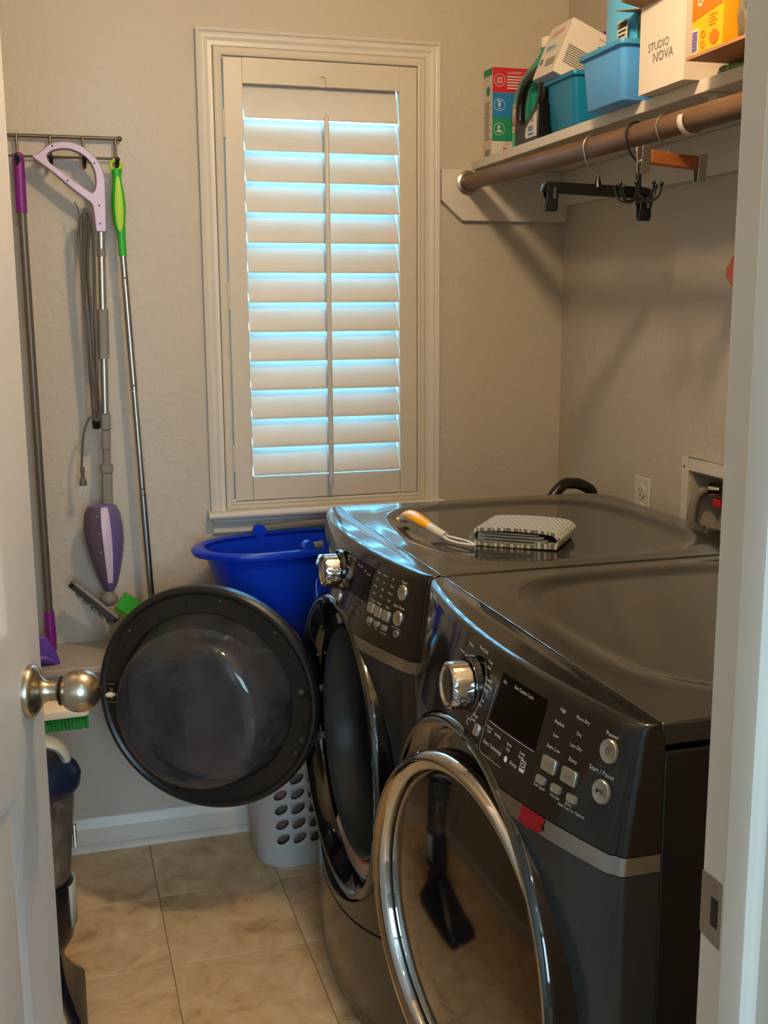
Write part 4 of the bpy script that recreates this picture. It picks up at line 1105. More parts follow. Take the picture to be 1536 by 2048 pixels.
# 4 turquoise bin
def bin_(name, label, mt, rimmt, x0, x1, y0, y1, h, taper=.010, zb=ZS, rim=.008):
    t = thing(name, ((x0+x1)/2, (y0+y1)/2, zb), label, 'bin')
    cx_, cy_ = (x0+x1)/2, (y0+y1)/2; w, d = x1-x0, y1-y0
    def R(k, off, z): return [Vector((p[0], p[1], z)) for p in rrect(w-2*taper*(1-k)+2*off, d-2*taper*(1-k)+2*off, .012, 4, cx_, cy_)]
    mb = MB(); mb.loft([R(0, -.002, zb), R(0, 0, zb+.002), R(1, 0, zb+h), R(1, -.003, zb+h), R(0, -.003, zb+.004)]); build(mb, 'body', mt, t, angle=50)
    mb = MB(); mb.loft([R(1, .0, zb+h-rim-.002), R(1, .006, zb+h-rim), R(1, .007, zb+h-.002), R(1, .006, zb+h+.001), R(1, -.003, zb+h+.001), R(1, -.003, zb+h-.003)], False, False); build(mb, 'rim', rimmt, t, angle=50)
    return t
bin_('storage_bin', 'open turquoise plastic bin holding the tilted white box', TURQ, TURQ, 1.118, 1.335, 2.295, 2.440, .124)
# 5 white tablets box leaning out of the bin
t = thing('tablet_box', (1.17, 2.40, 1.90), 'white detergent carton leaning over the turquoise bin', 'carton')
th = radians(-22.5)
o_ = Vector((1.094, 2.352, 1.9195)); ex = Vector((cos(th), 0, sin(th))); ez = Vector((-sin(th), 0, cos(th))); ey = Vector((0, 1, 0))
def bp(a, b, c): return o_+ex*a+ey*b+ez*c
BW, BDp, BH = .150, .112, .124
mb = MB(); mb.add([bp(a, b, c) for c in (0, BH) for a, b in ((0, 0), (BW, 0), (BW, BDp), (0, BDp))], [(0, 3, 2, 1), (4, 5, 6, 7), (0, 1, 5, 4), (1, 2, 6, 5), (2, 3, 7, 6), (3, 0, 4, 7)])
build(mb, 'box', CARTW, t, bevel=.0012)
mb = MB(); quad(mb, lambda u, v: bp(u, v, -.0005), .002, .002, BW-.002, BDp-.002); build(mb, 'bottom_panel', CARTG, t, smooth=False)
ff = lambda u, v: bp(u, -.0006, v); fs_ = lambda u, v: bp(-.0006, BDp-u, v)
mb = MB()
for k in range(9):
    quad(mb, ff, .012, .066-.0048*k, .135-.004*(k % 3), .0685-.0048*k)
quad(mb, ff, .075, .108, .135, .1095)
build(mb, 'print_lines', PRINTG, t, smooth=False)
mb = MB(); 
for cu in (.088, .116): mb.add([ff(cu+.009*cos(a), .092+.006*sin(a)) for a in [pi+pi*i/8 for i in range(9)]]+[ff(cu+.009*cos(a), .092+.003*sin(a)) for a in [pi*i/8 for i in range(9)]], [tuple(range(18))])
disc2(mb, fs_, .018, .040, .007, 14, r_in=.003); build(mb, 'blue_print', mat('navy_print', (30, 34, 110), .5), t, smooth=False)
mb = MB(); text_mb(mb, 'clense', .024, lambda u, v: fs_(.055+u*1.0, .104+v+u*.12)); build(mb, 'logo', mat('salmon_print', (214, 110, 96), .5), t, smooth=False)
mb = MB(); quad(mb, fs_, .020, .066, .064, .074); quad(mb, fs_, .02, .062, .10, .0628); build(mb, 'blue_band', mat('soft_blue_print', (110, 150, 205), .5), t, smooth=False)
mb = MB()
for k in range(4): quad(mb, fs_, .045, .038-.005*k, .095, .0405-.005*k)
build(mb, 'side_print', PRINTG, t, smooth=False)

# 6 sky-blue bin overhanging the edge, with a pouch and a green bag
bin_('overhanging_bin', 'light blue plastic bin overhanging the shelf edge', SKYB, SKYD, 1.040, 1.300, 1.938, 2.105, .105, .008)
def pouch(name, label, mt, cx_, cy_, w, zb, h, lean, th_=.028, label_mt=None):
    t = thing(name, (cx_, cy_, zb), label, 'bag'); mb = MB(); rings = []
    for k in range(13):
        q = k/12; z = zb+h*q; ww = w*(1-.10*sin(pi*q)); d_ = th_*sin(pi*min(1, .12+q*.9))**.6+.002
        rings.append([Vector((cx_+d_*.5*cos(a)+lean*q*.4, cy_+ww/2*sin(a)*(1+.02*sin(5*a+q*9))+lean*q, z+.003*sin(7*a+q*8))) for a in [2*pi*i/28 for i in range(28)]])
    mb.loft(rings); build(mb, 'body', mt, t, angle=70); return t
t = pouch('refill_pouch', 'shiny blue refill pouch standing in the light blue bin', POUCH, 1.100, 2.045, .140, ZS+.0045, .28, .03)
f6 = lambda u, v: Vector((1.0835+v*.05, 2.036-u+v*.10, ZS+.095+v))
mb = MB(); quad(mb, f6, -.005, 0, .036, .066, 4, 4); build(mb, 'label', CARTW, t)
mb = MB(); f7 = lambda u, v: f6(u, v)+Vector((-.0008, -.0002, 0))
quad(mb, f7, -.003, .052, .034, .063, 3, 1)
for k in range(5): quad(mb, f7, .0, .044-.008*k, .03-.004*(k % 2), .047-.008*k)
build(mb, 'label_print', INK, t)
mb = MB(); text_mb(mb, 'D', .011, lambda u, v: f6(u+.004, v+.058)+Vector((-.0013, -.0003, 0))); build(mb, 'label_letter', PRINT, t, smooth=False)
pouch('green_bag', 'deep green plastic bag in the light blue bin beside the white carton', mat('deep_green_film', (20, 140, 96), .3, coat=.3), 1.125, 1.985, .080, ZS+.0045, .23, .0, .05)
t = thing('purple_sachet', (1.18, 2.16, ZS), 'slim bottle with a purple cap left of the blue pouch', 'bottle')
mb = MB(); mb.loft([[Vector((p[0], p[1], z)) for p in rrect(w, w, w*.3, 4, 1.19, 2.185)] for z, w in ((ZS, .05), (ZS+.15, .05), (ZS+.175, .025), (ZS+.185, .025))]); build(mb, 'body', CARTW, t, angle=60)
mb = MB(); mb.cyl((1.19, 2.185, ZS+.185), (1.19, 2.185, ZS+.225), .017, 18); build(mb, 'cap', PURP, t)

# 7 white carton with lettering
t = thing('lettered_carton', (1.15, 1.83, ZS), 'white lettered carton with open brown flaps on the shelf', 'carton')
sx0, sx1, sy0, sy1, sz1 = 1.058, 1.27, 1.752, 1.905, ZS+.150
mb = MB(); mb.box((sx0, sy0, ZS), (sx1, sy1, ZS+.002)); mb.box((sx0, sy0, ZS+.002), (sx0+.002, sy1, sz1)); mb.box((sx1-.002, sy0, ZS+.002), (sx1, sy1, sz1)); mb.box((sx0+.002, sy0, ZS+.002), (sx1-.002, sy0+.002, sz1)); mb.box((sx0+.002, sy1-.002, ZS+.002), (sx1-.002, sy1, sz1))
build(mb, 'box', CARTW, t, smooth=False)
mb = MB(); mb.add([(sx0, sy0, sz1), (sx0, sy1, sz1), (sx0-.035, sy1+.012, sz1+.012), (sx0-.045, sy0+.03, sz1+.035), (sx0+.0015, sy0, sz1), (sx0+.0015, sy1, sz1), (sx0-.0335, sy1+.012, sz1+.0135), (sx0-.0435, sy0+.03, sz1+.0365)], [(0, 1, 2, 3), (7, 6, 5, 4), (0, 4, 5, 1), (1, 5, 6, 2), (2, 6, 7, 3), (3, 7, 4, 0)])
build(mb, 'front_flap', CARTB, t, smooth=False, label='brown inner side of the front flap')
mb = MB(); mb.add([(sx0, sy1, sz1), (sx1, sy1, sz1), (sx1, sy1+.10, sz1+.02), (sx0, sy1+.10, sz1+.02), (sx0, sy1, sz1+.0015), (sx1, sy1, sz1+.0015), (sx1, sy1+.10, sz1+.0215), (sx0, sy1+.10, sz1+.0215)], [(0, 1, 2, 3), (7, 6, 5, 4), (0, 4, 5, 1), (1, 5, 6, 2), (2, 6, 7, 3), (3, 7, 4, 0)])
build(mb, 'side_flap', CARTB, t, smooth=False, label='brown inner side of the side flap')
mb = MB(); f8 = lambda u, v: Vector((sx0-.0006, 1.835-u, ZS+.066+v)); text_mb(mb, 'STUDIO', .020, lambda u, v: f8(u-.004, v+.008)); text_mb(mb, 'NOVA', .024, lambda u, v: f8(u+.012, v-.012)); build(mb, 'lettering', PRINTG, t, smooth=False)

# 8 clear bag of green packs, card tray on it, orange carton and sponge bag on the tray
t = thing('green_pack_bag', (1.20, 1.64, ZS), 'flat clear bag with light green packs squeezed beneath the brown card tray', 'bag')
mb = MB()
for k in range(3):
    mb = MB(); mb.loft([[Vector((p[0], p[1], z)) for p in rrect(.15, w, .010, 4, 1.185, 1.690-.052*k)] for z, w in ((ZS+.0012, .038), (ZS+.006, .047), (ZS+.011, .047), (ZS+.0155, .036))])
    build(mb, 'pack', GRNF, t, angle=60)
mb = MB(); rings = [[Vector((p[0]+.003*sin(i*2.3+k), p[1]+.003*cos(i*1.7+k), z)) for i, p in enumerate(rrect(.165+w, .180+w, .02, 6, 1.185, 1.640))] for k, (z, w) in enumerate(((ZS+.0005, -.01), (ZS+.005, .0), (ZS+.012, .0), (ZS+.0168, -.012)))]
mb.loft(rings); build(mb, 'film', CLEAR, t, angle=70)
t = thing('card_tray', (1.16, 1.60, ZS+.0172), 'flat brown card tray overhanging the shelf edge under the orange carton', 'tray')
mb = MB(); mb.box((1.030, 1.490, ZS+.0172), (1.29, 1.700, ZS+.0190)); mb.box((1.030, 1.490, ZS+.0190), (1.0315, 1.700, ZS+.0225)); mb.box((1.2885, 1.490, ZS+.0190), (1.29, 1.700, ZS+.030))
build(mb, 'tray', CARTB, t, smooth=False)
t = thing('orange_carton', (1.10, 1.646, ZS+.0192), 'orange and yellow carton with a barcode standing on the card tray', 'carton')
gx0, gy0, gy1, gz0, gz1 = 1.0325, 1.602, 1.690, ZS+.0192, ZS+.155
build(MB().box((gx0, gy0, gz0), (gx0+.12, gy1, gz1)), 'box', YELP, t, bevel=.001)
f9 = lambda u, v: Vector((gx0-.0006, gy1-u, gz0+v))
mb = MB(); mb.add([f9(0, .055), f9(.0875, .066), f9(.0875, .135), f9(0, .135)], [(0, 1, 2, 3)]); build(mb, 'orange_panel', ORNP, t, smooth=False)
mb = MB(); quad(mb, f9, .001, .004, .021, .042); build(mb, 'barcode_field', CARTW, t, smooth=False)
f10 = lambda u, v: Vector((gx0-.0011, gy1-u, gz0+v)); mb = MB()
for k in range(13): quad(mb, f10, .003, .007+.0025*k, .018, .0082+.0025*k+.0005*(k % 2))
build(mb, 'barcode', mat('violet_print', (80, 60, 140), .5), t, smooth=False)
mb = MB(); disc2(mb, f10, .066, .020, .013, 20, .011); disc2(mb, f10, .034, .03, .006, 12, r_in=.004); disc2(mb, f10, .034, .014, .006, 12, r_in=.004); build(mb, 'orange_print', ORNP, t, smooth=False)
mb = MB()
for (u, v) in ((.024, .082), (.056, .092)):
    for k in range(5): disc2(mb, f10, u+.006*cos(k*1.26), v+.006*sin(k*1.26), .003, 8)
build(mb, 'flower_print', CARTW, t, smooth=False)
mb = MB()
for k in range(4): quad(mb, f10, .050, .054-.005*k, .074-.005*(k % 2), .0553-.005*k)
build(mb, 'small_print', ORNP, t, smooth=False)
t = thing('sponge_bag', (1.07, 1.553, ZS+.0192), 'crinkled clear bag of yellow sponges at the doorway end of the shelf', 'bag')
rnd = random.Random(3)
for k in range(4):
    mb = MB(); mb.sphere((1.070+.012*(k % 2), 1.565-.018*(k % 2), ZS+.046+.022*k), .024, 12, (.9, .95, .8)); build(mb, 'sponge', YELF, t, angle=80)
mb = MB(); rings = []
for k, (z, r) in enumerate(((.0195, .026), (.028, .038), (.055, .042), (.085, .043), (.115, .038), (.145, .028))):
    rings.append([Vector((1.078+r*cos(a)*(1+.10*rnd.uniform(-1, 1)), 1.553+r*sin(a)*(1+.10*rnd.uniform(-1, 1)), ZS+z)) for a in [2*pi*i/20 for i in range(20)]])
mb.loft(rings); build(mb, 'film', CLEAR, t, angle=25)

# ================================================================== BACK LEFT: RACK AND HANGING CLEANING TOOLS
LZ = .570
lg = thing('wall_ledge', (-.15, 2.72, LZ-.018), 'shallow pale ledge along the window wall below the hanging tools', 'ledge')
build(MB().box((XL+.001, 2.615, LZ-.016), (.330, D-.0008, LZ)), 'board', mat('ledge_satin', (170, 160, 150), .22), lg, bevel=.0015)
for x in (-.45, -.12, .25): build(MB().box((x-.008, 2.66, LZ-.060), (x+.008, D-.001, LZ-.0165)), 'support', WHITE, lg, bevel=.001)
rk = thing('hook_rack', (-.12, 2.82, 1.74), 'bronze wire wall rack with two rails and black-tipped hooks', 'rack')
yr = 2.816
mb = MB(); mb.cyl((-.50, yr, 1.8068), (.180, yr, 1.8085), .0042, 12); mb.sphere((.184, yr, 1.8085), .0065, 12); build(mb, 'top_rail', BRONZE, rk)
mb = MB(); mb.cyl((-.50, yr, 1.760), (.176, yr, 1.7625), .0028, 10); build(mb, 'lower_rail', BRONZE, rk)
for k in range(7):
    x = .174-.0748*k
    mb = MB(); mb.cyl((x, yr-.003, 1.8085), (x, yr-.003, 1.757), .0034, 10)
    build(mb, 'strut', BRONZE, rk)
    mb = MB(); mb.tube(spline([(x, yr-.003, 1.762), (x, yr-.008, 1.744), (x, yr-.024, 1.737), (x, yr-.046, 1.741), (x, yr-.056, 1.752)], 5), .0042, 10); mb.sphere((x, yr-.057, 1.754), .0058, 10)
    build(mb, 'hook', BLKPL, rk)
for x in (-.42, .10): build(MB().cyl((x, yr, 1.808), (x, D, 1.808), .004, 10), 'wall_mount', BRONZE, rk)

# purple-gripped pole
t = thing('purple_pole', (-.046, 2.785, LZ), 'grey pole with a purple grip and socket hanging from the rack by the door', 'mop')
xp = lambda z: -.048+.006*(1.757-z)/1.18; yp = 2.783
mb = MB(); mb.tube([(xp(z), yp, z) for z in (1.633, 1.60, 1.2, .9, .672)], .0098, 16); build(mb, 'pole', POLE, t)
mb = MB(); mb.tube([(xp(1.17), yp, 1.172), (xp(1.17), yp, 1.168)], .0106, 16); build(mb, 'pole_ring', GREYP, t)
rings = [(1.630, .0125), (1.64, .0125)]
for k in range(5): z = 1.648+.013*k; rings += [(z, .0128), (z+.004, .0122), (z+.009, .0128)]
rings += [(1.72, .0125), (1.75, .0122), (1.762, .010), (1.766, .004)]
mb = MB(); mb.lathe([(r, z-1.6) for z, r in rings], (xp(1.7), yp, 1.6), (0, 0, 1), 20, cap=True); gr_ = build(mb, 'grip', PURP, t, angle=40)
mb = MB(); mb.sphere((xp(1.748), yp-.0115, 1.748), .0065, 12, (.8, .35, 1.25)); build(mb, 'hang_hole', INK, gr_)
mb = MB(); mb.lathe([(.0115, .672), (.0125, .66), (.0125, .635), (.0135, .630), (.014, .60), (.0130, .5712)], (xp(.6), yp, 0), (0, 0, 1), 18, cap=True); build(mb, 'socket', PURP, t, angle=40)
# violet mop head in front of it
t = thing('violet_mop_head', (-.09, 2.69, LZ), 'violet plastic mop frame standing on the ledge at the door edge', 'mop')
mb = MB(); mb.loft([[Vector((x, y, z)) for x, y in ((-.14, 2.66), (xr, 2.66), (xr, 2.675), (-.14, 2.675))] for z, xr in ((LZ+.0005, -.022), (LZ+.025, -.028), (LZ+.055, -.044), (LZ+.072, -.052))]); build(mb, 'frame', PURPM, t, bevel=.003)
mb = MB(); mb.tube([(-.14, 2.653, LZ+.022), (-.055, 2.652, LZ+.020), (-.034, 2.654, LZ+.010)], [.009, .009, .004], 12); build(mb, 'clamp', PURPM, t)

# steam mop
t = thing('steam_mop', (.11, 2.76, .65), 'lavender steam mop with a looped handle and wound grey cord hanging from the rack', 'steam mop')
outer = [(-.018, 1.7555), (-.002, 1.761), (.016, 1.776), (.034, 1.785), (.062, 1.788), (.089, 1.781), (.109, 1.767), (.127, 1.749), (.137, 1.728), (.1415, 1.703), (.1405, 1.65), (.139, 1.588), (.1165, 1.588), (.1145, 1.625), (.113, 1.640), (.110, 1.650), (.101, 1.659), (.077, 1.677), (.045, 1.704), (.016, 1.728), (-.012, 1.748)]
inner = [(.014, 1.752), (.017, 1.760), (.030, 1.7685), (.058, 1.773), (.085, 1.766), (.106, 1.751), (.119, 1.730), (.1225, 1.706), (.121, 1.690), (.115, 1.677), (.109, 1.676), (.101, 1.681), (.072, 1.701), (.040, 1.725), (.020, 1.741)]
def plate(o_pts, i_pts, y0, y1, inset=0.0):
    o3 = [(p.x, p.y) for p in spline([(a, b, 0) for a, b in o_pts[:11]], 3)] + o_pts[11:14] + [(p.x, p.y) for p in spline([(a, b, 0) for a, b in o_pts[14:]]+[(o_pts[0][0], o_pts[0][1], 0)], 2)][:-1]
    i3 = [(p.x, p.y) for p in spline([(a, b, 0) for a, b in i_pts+[i_pts[0]]], 3)][:-1]
    mb = MB(); mb.prism(o3, lambda x, z: Vector((x, y0, z)), lambda x, z: Vector((x, y1, z)))
    c_ = MB(); c_.prism(i3, lambda x, z: Vector((x, y0-.05, z)), lambda x, z: Vector((x, y1+.05, z)))
    return mb, c_
mb, c_ = plate(outer, inner, 2.746, 2.756)
hz = build(mb, 'handle_face', LAV, t); boolean(hz, c_)
b = hz.modifiers.new('bevel', 'BEVEL'); b.width = .0025; b.segments = 3; b.limit_method = 'ANGLE'; b.angle_limit = radians(50)
grow = lambda P, cx_, cz_, k: [(cx_+(x-cx_)*k+(.0008 if x > cx_ else -.0008), cz_+(z-cz_)*k+(.0008 if z > cz_ else -.0008)) for x, z in P]
mb, c_ = plate([(x+(.0016 if x > .08 else -.001), z+(.0014 if z > 1.72 else -.0004)) for x, z in outer], [(x*.97+.002, z) for x, z in inner], 2.7565, 2.772)
hz = build(mb, 'handle_back', VIOD, t); boolean(hz, c_)
mb = MB()
for x, z in ((.028, 1.7775), (.120, 1.742), (.058, 1.702), (.1265, 1.647), (.1265, 1.606)): mb.cyl((x, 2.7464, z), (x, 2.7455, z), .0022, 10)
build(mb, 'screw_holes', INK, t, kind='stuff')
xs = lambda z: .128-.018*(1.588-z)/.66
mb = MB(); mb.tube([(xs(z), 2.760, z) for z in (1.60, 1.5, 1.3, 1.16)], .0092, 16); build(mb, 'shaft', ALU, t)
mb = MB(); mb.lathe([(.0108, 1.531), (.0108, 1.549)], (xs(1.54), 2.760, 0), (0, 0, 1), 16, cap=True); build(mb, 'collar', GREYP, t)
rings = []
for k in range(24): z = 1.292+.116*k/23; rings.append([Vector((xs(z)+p[0]*(1+.04*(k % 2)), 2.758+p[1], z)) for p in rrect(.0245, .026, .008, 3)])
mb = MB(); mb.loft(rings); build(mb, 'ribbed_grip', GREYP, t, angle=15)
mb = MB()
for z0_, z1_, w in ((1.121, 1.158, .0115), (1.072, 1.1195, .0105), (1.030, 1.0715, .0095), (1.015, 1.035, .0145), (.925, 1.0145, .0125)):
    mb.loft([[Vector((xs(z)+p[0]+.001, 2.760+p[1], z)) for p in rrect(2*w, 1.9*w, .005, 3)] for z in (z0_, z1_)])
build(mb, 'lower_neck', GREYP, t, bevel=.0012)
# body: teardrop
prof = [(.940, .018, .016), (.934, .034, .024), (.915, .043, .031), (.885, .0475, .036), (.850, .047, .038), (.810, .041, .037), (.770, .031, .032), (.745, .0235, .027), (.728, .0165, .021), (.719, .008, .012)]
cxs = {0: .100}
def cxz(z): return .097+.014*max(0, (.90-z)/.18)*.6
def tear(a0, a1, k=1.0, n=20, off=0.0):
    mb = MB(); rings = []
    for z, w, d_ in prof:
        ring = [Vector((cxz(z)+(w*k+off)*cos(a0+(a1-a0)*i/n), 2.752-(d_*k+off)*sin(a0+(a1-a0)*i/n), z)) for i in range(n+1)]
        ring += [Vector((cxz(z)+w*k*cos(a1), 2.752+.008, z)), Vector((cxz(z)+w*k*cos(a0), 2.752+.008, z))]
        rings.append(ring)
    mb.loft(rings); return mb
build(tear(radians(0), radians(180), 1.0), 'body', VIO, t, angle=60)
def tearstrip(a0, a1, off, zlo=.745, zhi=.936):
    mb = MB(); rings = []
    for z, w, d_ in prof:
        if not (zlo <= z <= zhi): continue
        rings.append([Vector((cxz(z)+(w+off)*cos(a0+(a1-a0)*i/8), 2.752-(d_+off)*sin(a0+(a1-a0)*i/8), z)) for i in range(9)])
    mb.loft(rings, False, False, closed=False); return mb
build(tearstrip(radians(70), radians(96), .0008), 'front_stripe', LAV, t, angle=60)
build(tearstrip(radians(98), radians(178), .0008, .72, .936), 'left_shell', mat('smoky_violet', (84, 70, 88), .25, coat=.3), t, angle=60)
mb = MB()
for x, z in ((.083, .913), (.086, .872), (.088, .825), (.102, .748)): mb.sphere((x, 2.7155 if z < .9 else 2.722, z), .0035, 8, (1, .4, .7))
build(mb, 'rivets', STEEL, t, kind='stuff')
mb = MB(); mb.sphere((.103, 2.738, .702), .0215, 18, (1, .8, .85)); mb.cyl((.103, 2.740, .722), (.103, 2.738, .700), .012, 14); build(mb, 'pivot', GREYP, t)
# head: triangular base plate seen edge-on with dark underside
hd_o = Vector((.064, 2.730, .700)); ux = Vector((.705, -.06, -.706)).normalized(); un = Vector((.62, .22, .60)); un = (un-ux*un.dot(ux)).normalized(); uy = ux.cross(un)
def hp(a, b, c): return hd_o+ux*a+uy*b+un*c
def slab(poly, c0, c1, bev, nm, mt, par):
    mb = MB(); mb.prism(poly, lambda a, b: hp(a, b, c0), lambda a, b: hp(a, b, c1)); return build(mb, nm, mt, par, bevel=bev)
tri = [(-.075, -.006), (-.070, -.018), (.066, -.045), (.072, -.035), (.072, .040), (.064, .050), (-.066, .014)]
slab(tri, .000, .009, .002, 'foot_plate', GREYP, t)
slab([(a*.96, b*.92) for a, b in tri], -.010, -.0004, .001, 'foot_underside', BLKPL, t)
mb = MB()
for k in range(5):
    a = -.045+.026*k; w = .008+.006*k
    mb.add([hp(a, -w, -.0105), hp(a+.014, -w, -.0105), hp(a+.014, w*.3, -.0105), hp(a, w*.3, -.0105), hp(a, -w, -.015), hp(a+.014, -w, -.015), hp(a+.014, w*.3, -.015), hp(a, w*.3, -.015)], [(0, 1, 2, 3), (7, 6, 5, 4), (0, 4, 5, 1), (1, 5, 6, 2), (2, 6, 7, 3), (3, 7, 4, 0)])
build(mb, 'foot_clips', GREYP, t, kind='stuff')
# cord bundle wound between two hooks
mb = MB(); rnd = random.Random(5)
for k in range(5):
    xo = .079+.0062*k; yy = 2.752-.004*(k % 3); z0_ = 1.628+rnd.uniform(-.012, .010); z1_ = 1.138+rnd.uniform(-.006, .014)
    w = .0045+.001*(k % 2)
    xm = .084+.0035*k
    L = spline([(.093, yy, z0_+.004), (xo-w*.4, yy, z0_-.03), (xm-.006, yy-.003, 1.50), (xm-.002, yy-.004, 1.35), (xm*.5+.045, yy-.002, 1.22), (.088+.001*k, yy, z1_+.01), (.094, yy, z1_-.008)], 5)
    Rr = spline([(.094, yy, z1_-.008), (.100+.001*k, yy+.003, z1_+.01), (.1015, yy+.004, 1.25), (.104+.0005*k, yy+.003, 1.40), (.109, yy+.004, 1.56), (.104, yy, z0_-.01), (.093, yy, z0_+.004)], 5)
    mb.tube(L, .0033, 6); mb.tube(Rr, .0033, 6)
build(mb, 'power_cord', CORD, t, angle=60, kind='stuff')
mb = MB(); mb.cyl((.094, 2.752, 1.128), (.094, 2.746, 1.142), .010, 14); build(mb, 'cord_hook', BLKPL, t)
mb = MB(); mb.tube(spline([(.090, 2.748, 1.150), (.078, 2.748, 1.150), (.066, 2.748, 1.124), (.059, 2.748, 1.086), (.054, 2.748, 1.030)], 6), .0028, 8)
mb.tube(spline([(.071, 2.75, 1.655), (.077, 2.748, 1.640), (.081, 2.748, 1.615), (.079, 2.75, 1.59)], 5), .0015, 6); build(mb, 'cord_tail', CORD, t)
mb = MB(); mb.lathe([(.0035, 1.034), (.0055, 1.030), (.0055, 1.020), (.0042, 1.017), (.0042, 1.006), (.0075, 1.003), (.0095, .990), (.0095, .988)], (.0555, 2.748, 0), (0, 0, 1), 12, cap=True)
pg = build(mb, 'plug', CORD, t, angle=40)
build(MB().box((.0508, 2.747, .972), (.0522, 2.749, .989)), 'prong', STEEL, pg, smooth=False); build(MB().box((.0590, 2.747, .972), (.0604, 2.749, .989)), 'prong', STEEL, pg, smooth=False)

# green mop pole
t = thing('green_mop', (.19, 2.77, LZ), 'telescopic steel mop pole with a bright green handle hanging nearest the window', 'mop')
xg = lambda z: .174+.031*(1.60-z)/.88
yg = lambda z: 2.768-.02*(1.6-z)
sect = [(1.733, .0125), (1.722, .0110), (1.708, .0095), (1.69, .0125), (1.67, .0155), (1.65, .0168), (1.63, .0160), (1.61, .0140), (1.59, .0108), (1.57, .0095), (1.545, .0098), (1.534, .0100)]
mb = MB(); mb.loft([[Vector((.1715+ (xg(z)-.1715 if z < 1.6 else 0)+r*cos(2*pi*i/20), yg(z)+.9*r*sin(2*pi*i/20), z)) for i in range(20)] for z, r in sect]); build(mb, 'handle', GREEN, t, angle=60)
ins = [(1.715, .003), (1.70, .0055), (1.67, .0085), (1.64, .0100), (1.61, .0085), (1.595, .0055), (1.59, .002)]
def hr(z):
    for (za, ra), (zb_, rb_) in zip(sect[:-1], sect[1:]):
        if zb_ <= z <= za: return ra+(rb_-ra)*(za-z)/(za-zb_)
    return .01
mb = MB(); mb.loft([[Vector((.1722+w*s, yg(z)-.9*sqrt(max(hr(z)**2-(w*s)**2, 1e-8))-.0012, z)) for s in (-1, -.6, -.2, .2, .6, 1)] for z, w in ins], False, False, closed=False); build(mb, 'grip_inlay', LIME, t, angle=80)
mb = MB(); ring = [(.1695+.0115*cos(2*pi*i/24), yg(1.74)-.001, 1.7415+.0115*sin(2*pi*i/24)) for i in range(24)]; mb.tube(ring, .0042, 8, closed=True, up=(0, 1, 0)); build(mb, 'hanging_ring', LIME, t)
segs = [(1.534, 1.467, .0080), (1.467, 1.211, .0085), (1.211, .957, .0078), (.957, .640, .0084)]
for a, b_, r in segs:
    mb = MB(); mb.tube([(xg(a), yg(a), a), (xg(b_), yg(b_), b_)], r, 16); build(mb, 'pole_section', STEEL, t)
mb = MB()
for z in (1.467, 1.211, .957): mb.tube([(xg(z), yg(z), z+.0012), (xg(z), yg(z), z-.0012)], .0092, 16)
for z in (1.482, 1.226, .972): mb.sphere((xg(z), yg(z)-.0085, z), .0025, 8)
build(mb, 'joint_rings', CHROME, t, kind='stuff')
a0_ = Vector((.131, 2.770, .690)); 
ux = Vector((.80, -.12, -.62)).normalized(); un = Vector((.45, -.55, .45)); un = (un-ux*un.dot(ux)).normalized(); uy = ux.cross(un); hd_o = a0_
pad = [(0, -.025), (.145, -.025), (.150, -.018), (.150, .028), (.145, .033), (0, .033)]
slab(pad, 0, .006, .001, 'pad_frame', GREEN, t); slab(pad, -.012, -.0005, .003, 'mop_pad', LIME, t)
mb = MB(); mb.tube([(xg(.645), yg(.645), .650), (.200, 2.735, .630), hp(.085, .0, .006)], .009, 10); build(mb, 'swivel', GREEN, t)

# ================================================================== FLOOR ITEMS, LEFT
# upright carpet cleaner, mostly behind the door
vx, vy = -.078, 2.13
t = thing('carpet_cleaner', (vx, vy, 0), 'upright vacuum with a clear tank and navy top standing behind the open door', 'vacuum cleaner')
def oval(z, rx, ry, cx_=vx, cy_=vy, n=28, e=1.0): return [Vector((cx_+rx*cos(2*pi*i/n), cy_+ry*sin(2*pi*i/n), z)) for i in range(n)]
def slabz(lv): return [[Vector((p[0], p[1], z)) for p in rrect(w, d, r, 5, cx_, cy_)] for z, w, d, r, cx_, cy_ in lv]
mb = MB(); mb.loft(slabz([(.004, .165, .27, .02, -.092, 2.10), (.022, .172, .28, .025, -.092, 2.10), (.034, .170, .275, .025, -.092, 2.10), (.060, .135, .22, .03, -.092, 2.11), (.100, .105, .15, .03, -.094, 2.12), (.150, .072, .09, .025, -.086, vy)])); build(mb, 'foot', NBLK, t, angle=50)
for dx in (-.055, .055):
    mb = MB(); mb.cyl((-.092+dx-.01, 2.22, .022), (-.092+dx+.01, 2.22, .022), .022, 20); build(mb, 'wheel', BLKPL, t)
mb = MB(); mb.loft([oval(.140, .040, .045, -.084), oval(.160, .050, .055, -.082), oval(.175, .057, .064, -.080), oval(.20, .060, .070, -.080), oval(.285, .060, .070, -.079), oval(.300, .058, .066, -.079)]); build(mb, 'motor_housing', NBLK, t, angle=50)
mb = MB(); mb.loft([[Vector((-.079+.0615*cos(a), vy+.063*sin(a), z)) for a in [radians(-34+60*i/10) for i in range(11)]] for z in (.205, .24, .292)], False, False, closed=False)
sd_ = build(mb, 'side_trim', SILV, t, angle=60); q_ = sd_.modifiers.new('s', 'SOLIDIFY'); q_.thickness = .004; q_.offset = 1
mb = MB(); mb.loft([oval(.3005, .056, .060, -.079), oval(.31, .058, .062, -.079), oval(.484, .075, .072, -.079), oval(.482, .072, .069, -.079), oval(.312, .055, .059, -.079)]); build(mb, 'tank', TANK, t, angle=50)
mb = MB(); mb.loft([oval(.313, .030, .036, -.079), oval(.46, .036, .040, -.079)]); build(mb, 'tank_filter', mat('filter_dark', (70, 62, 58), .6), t)
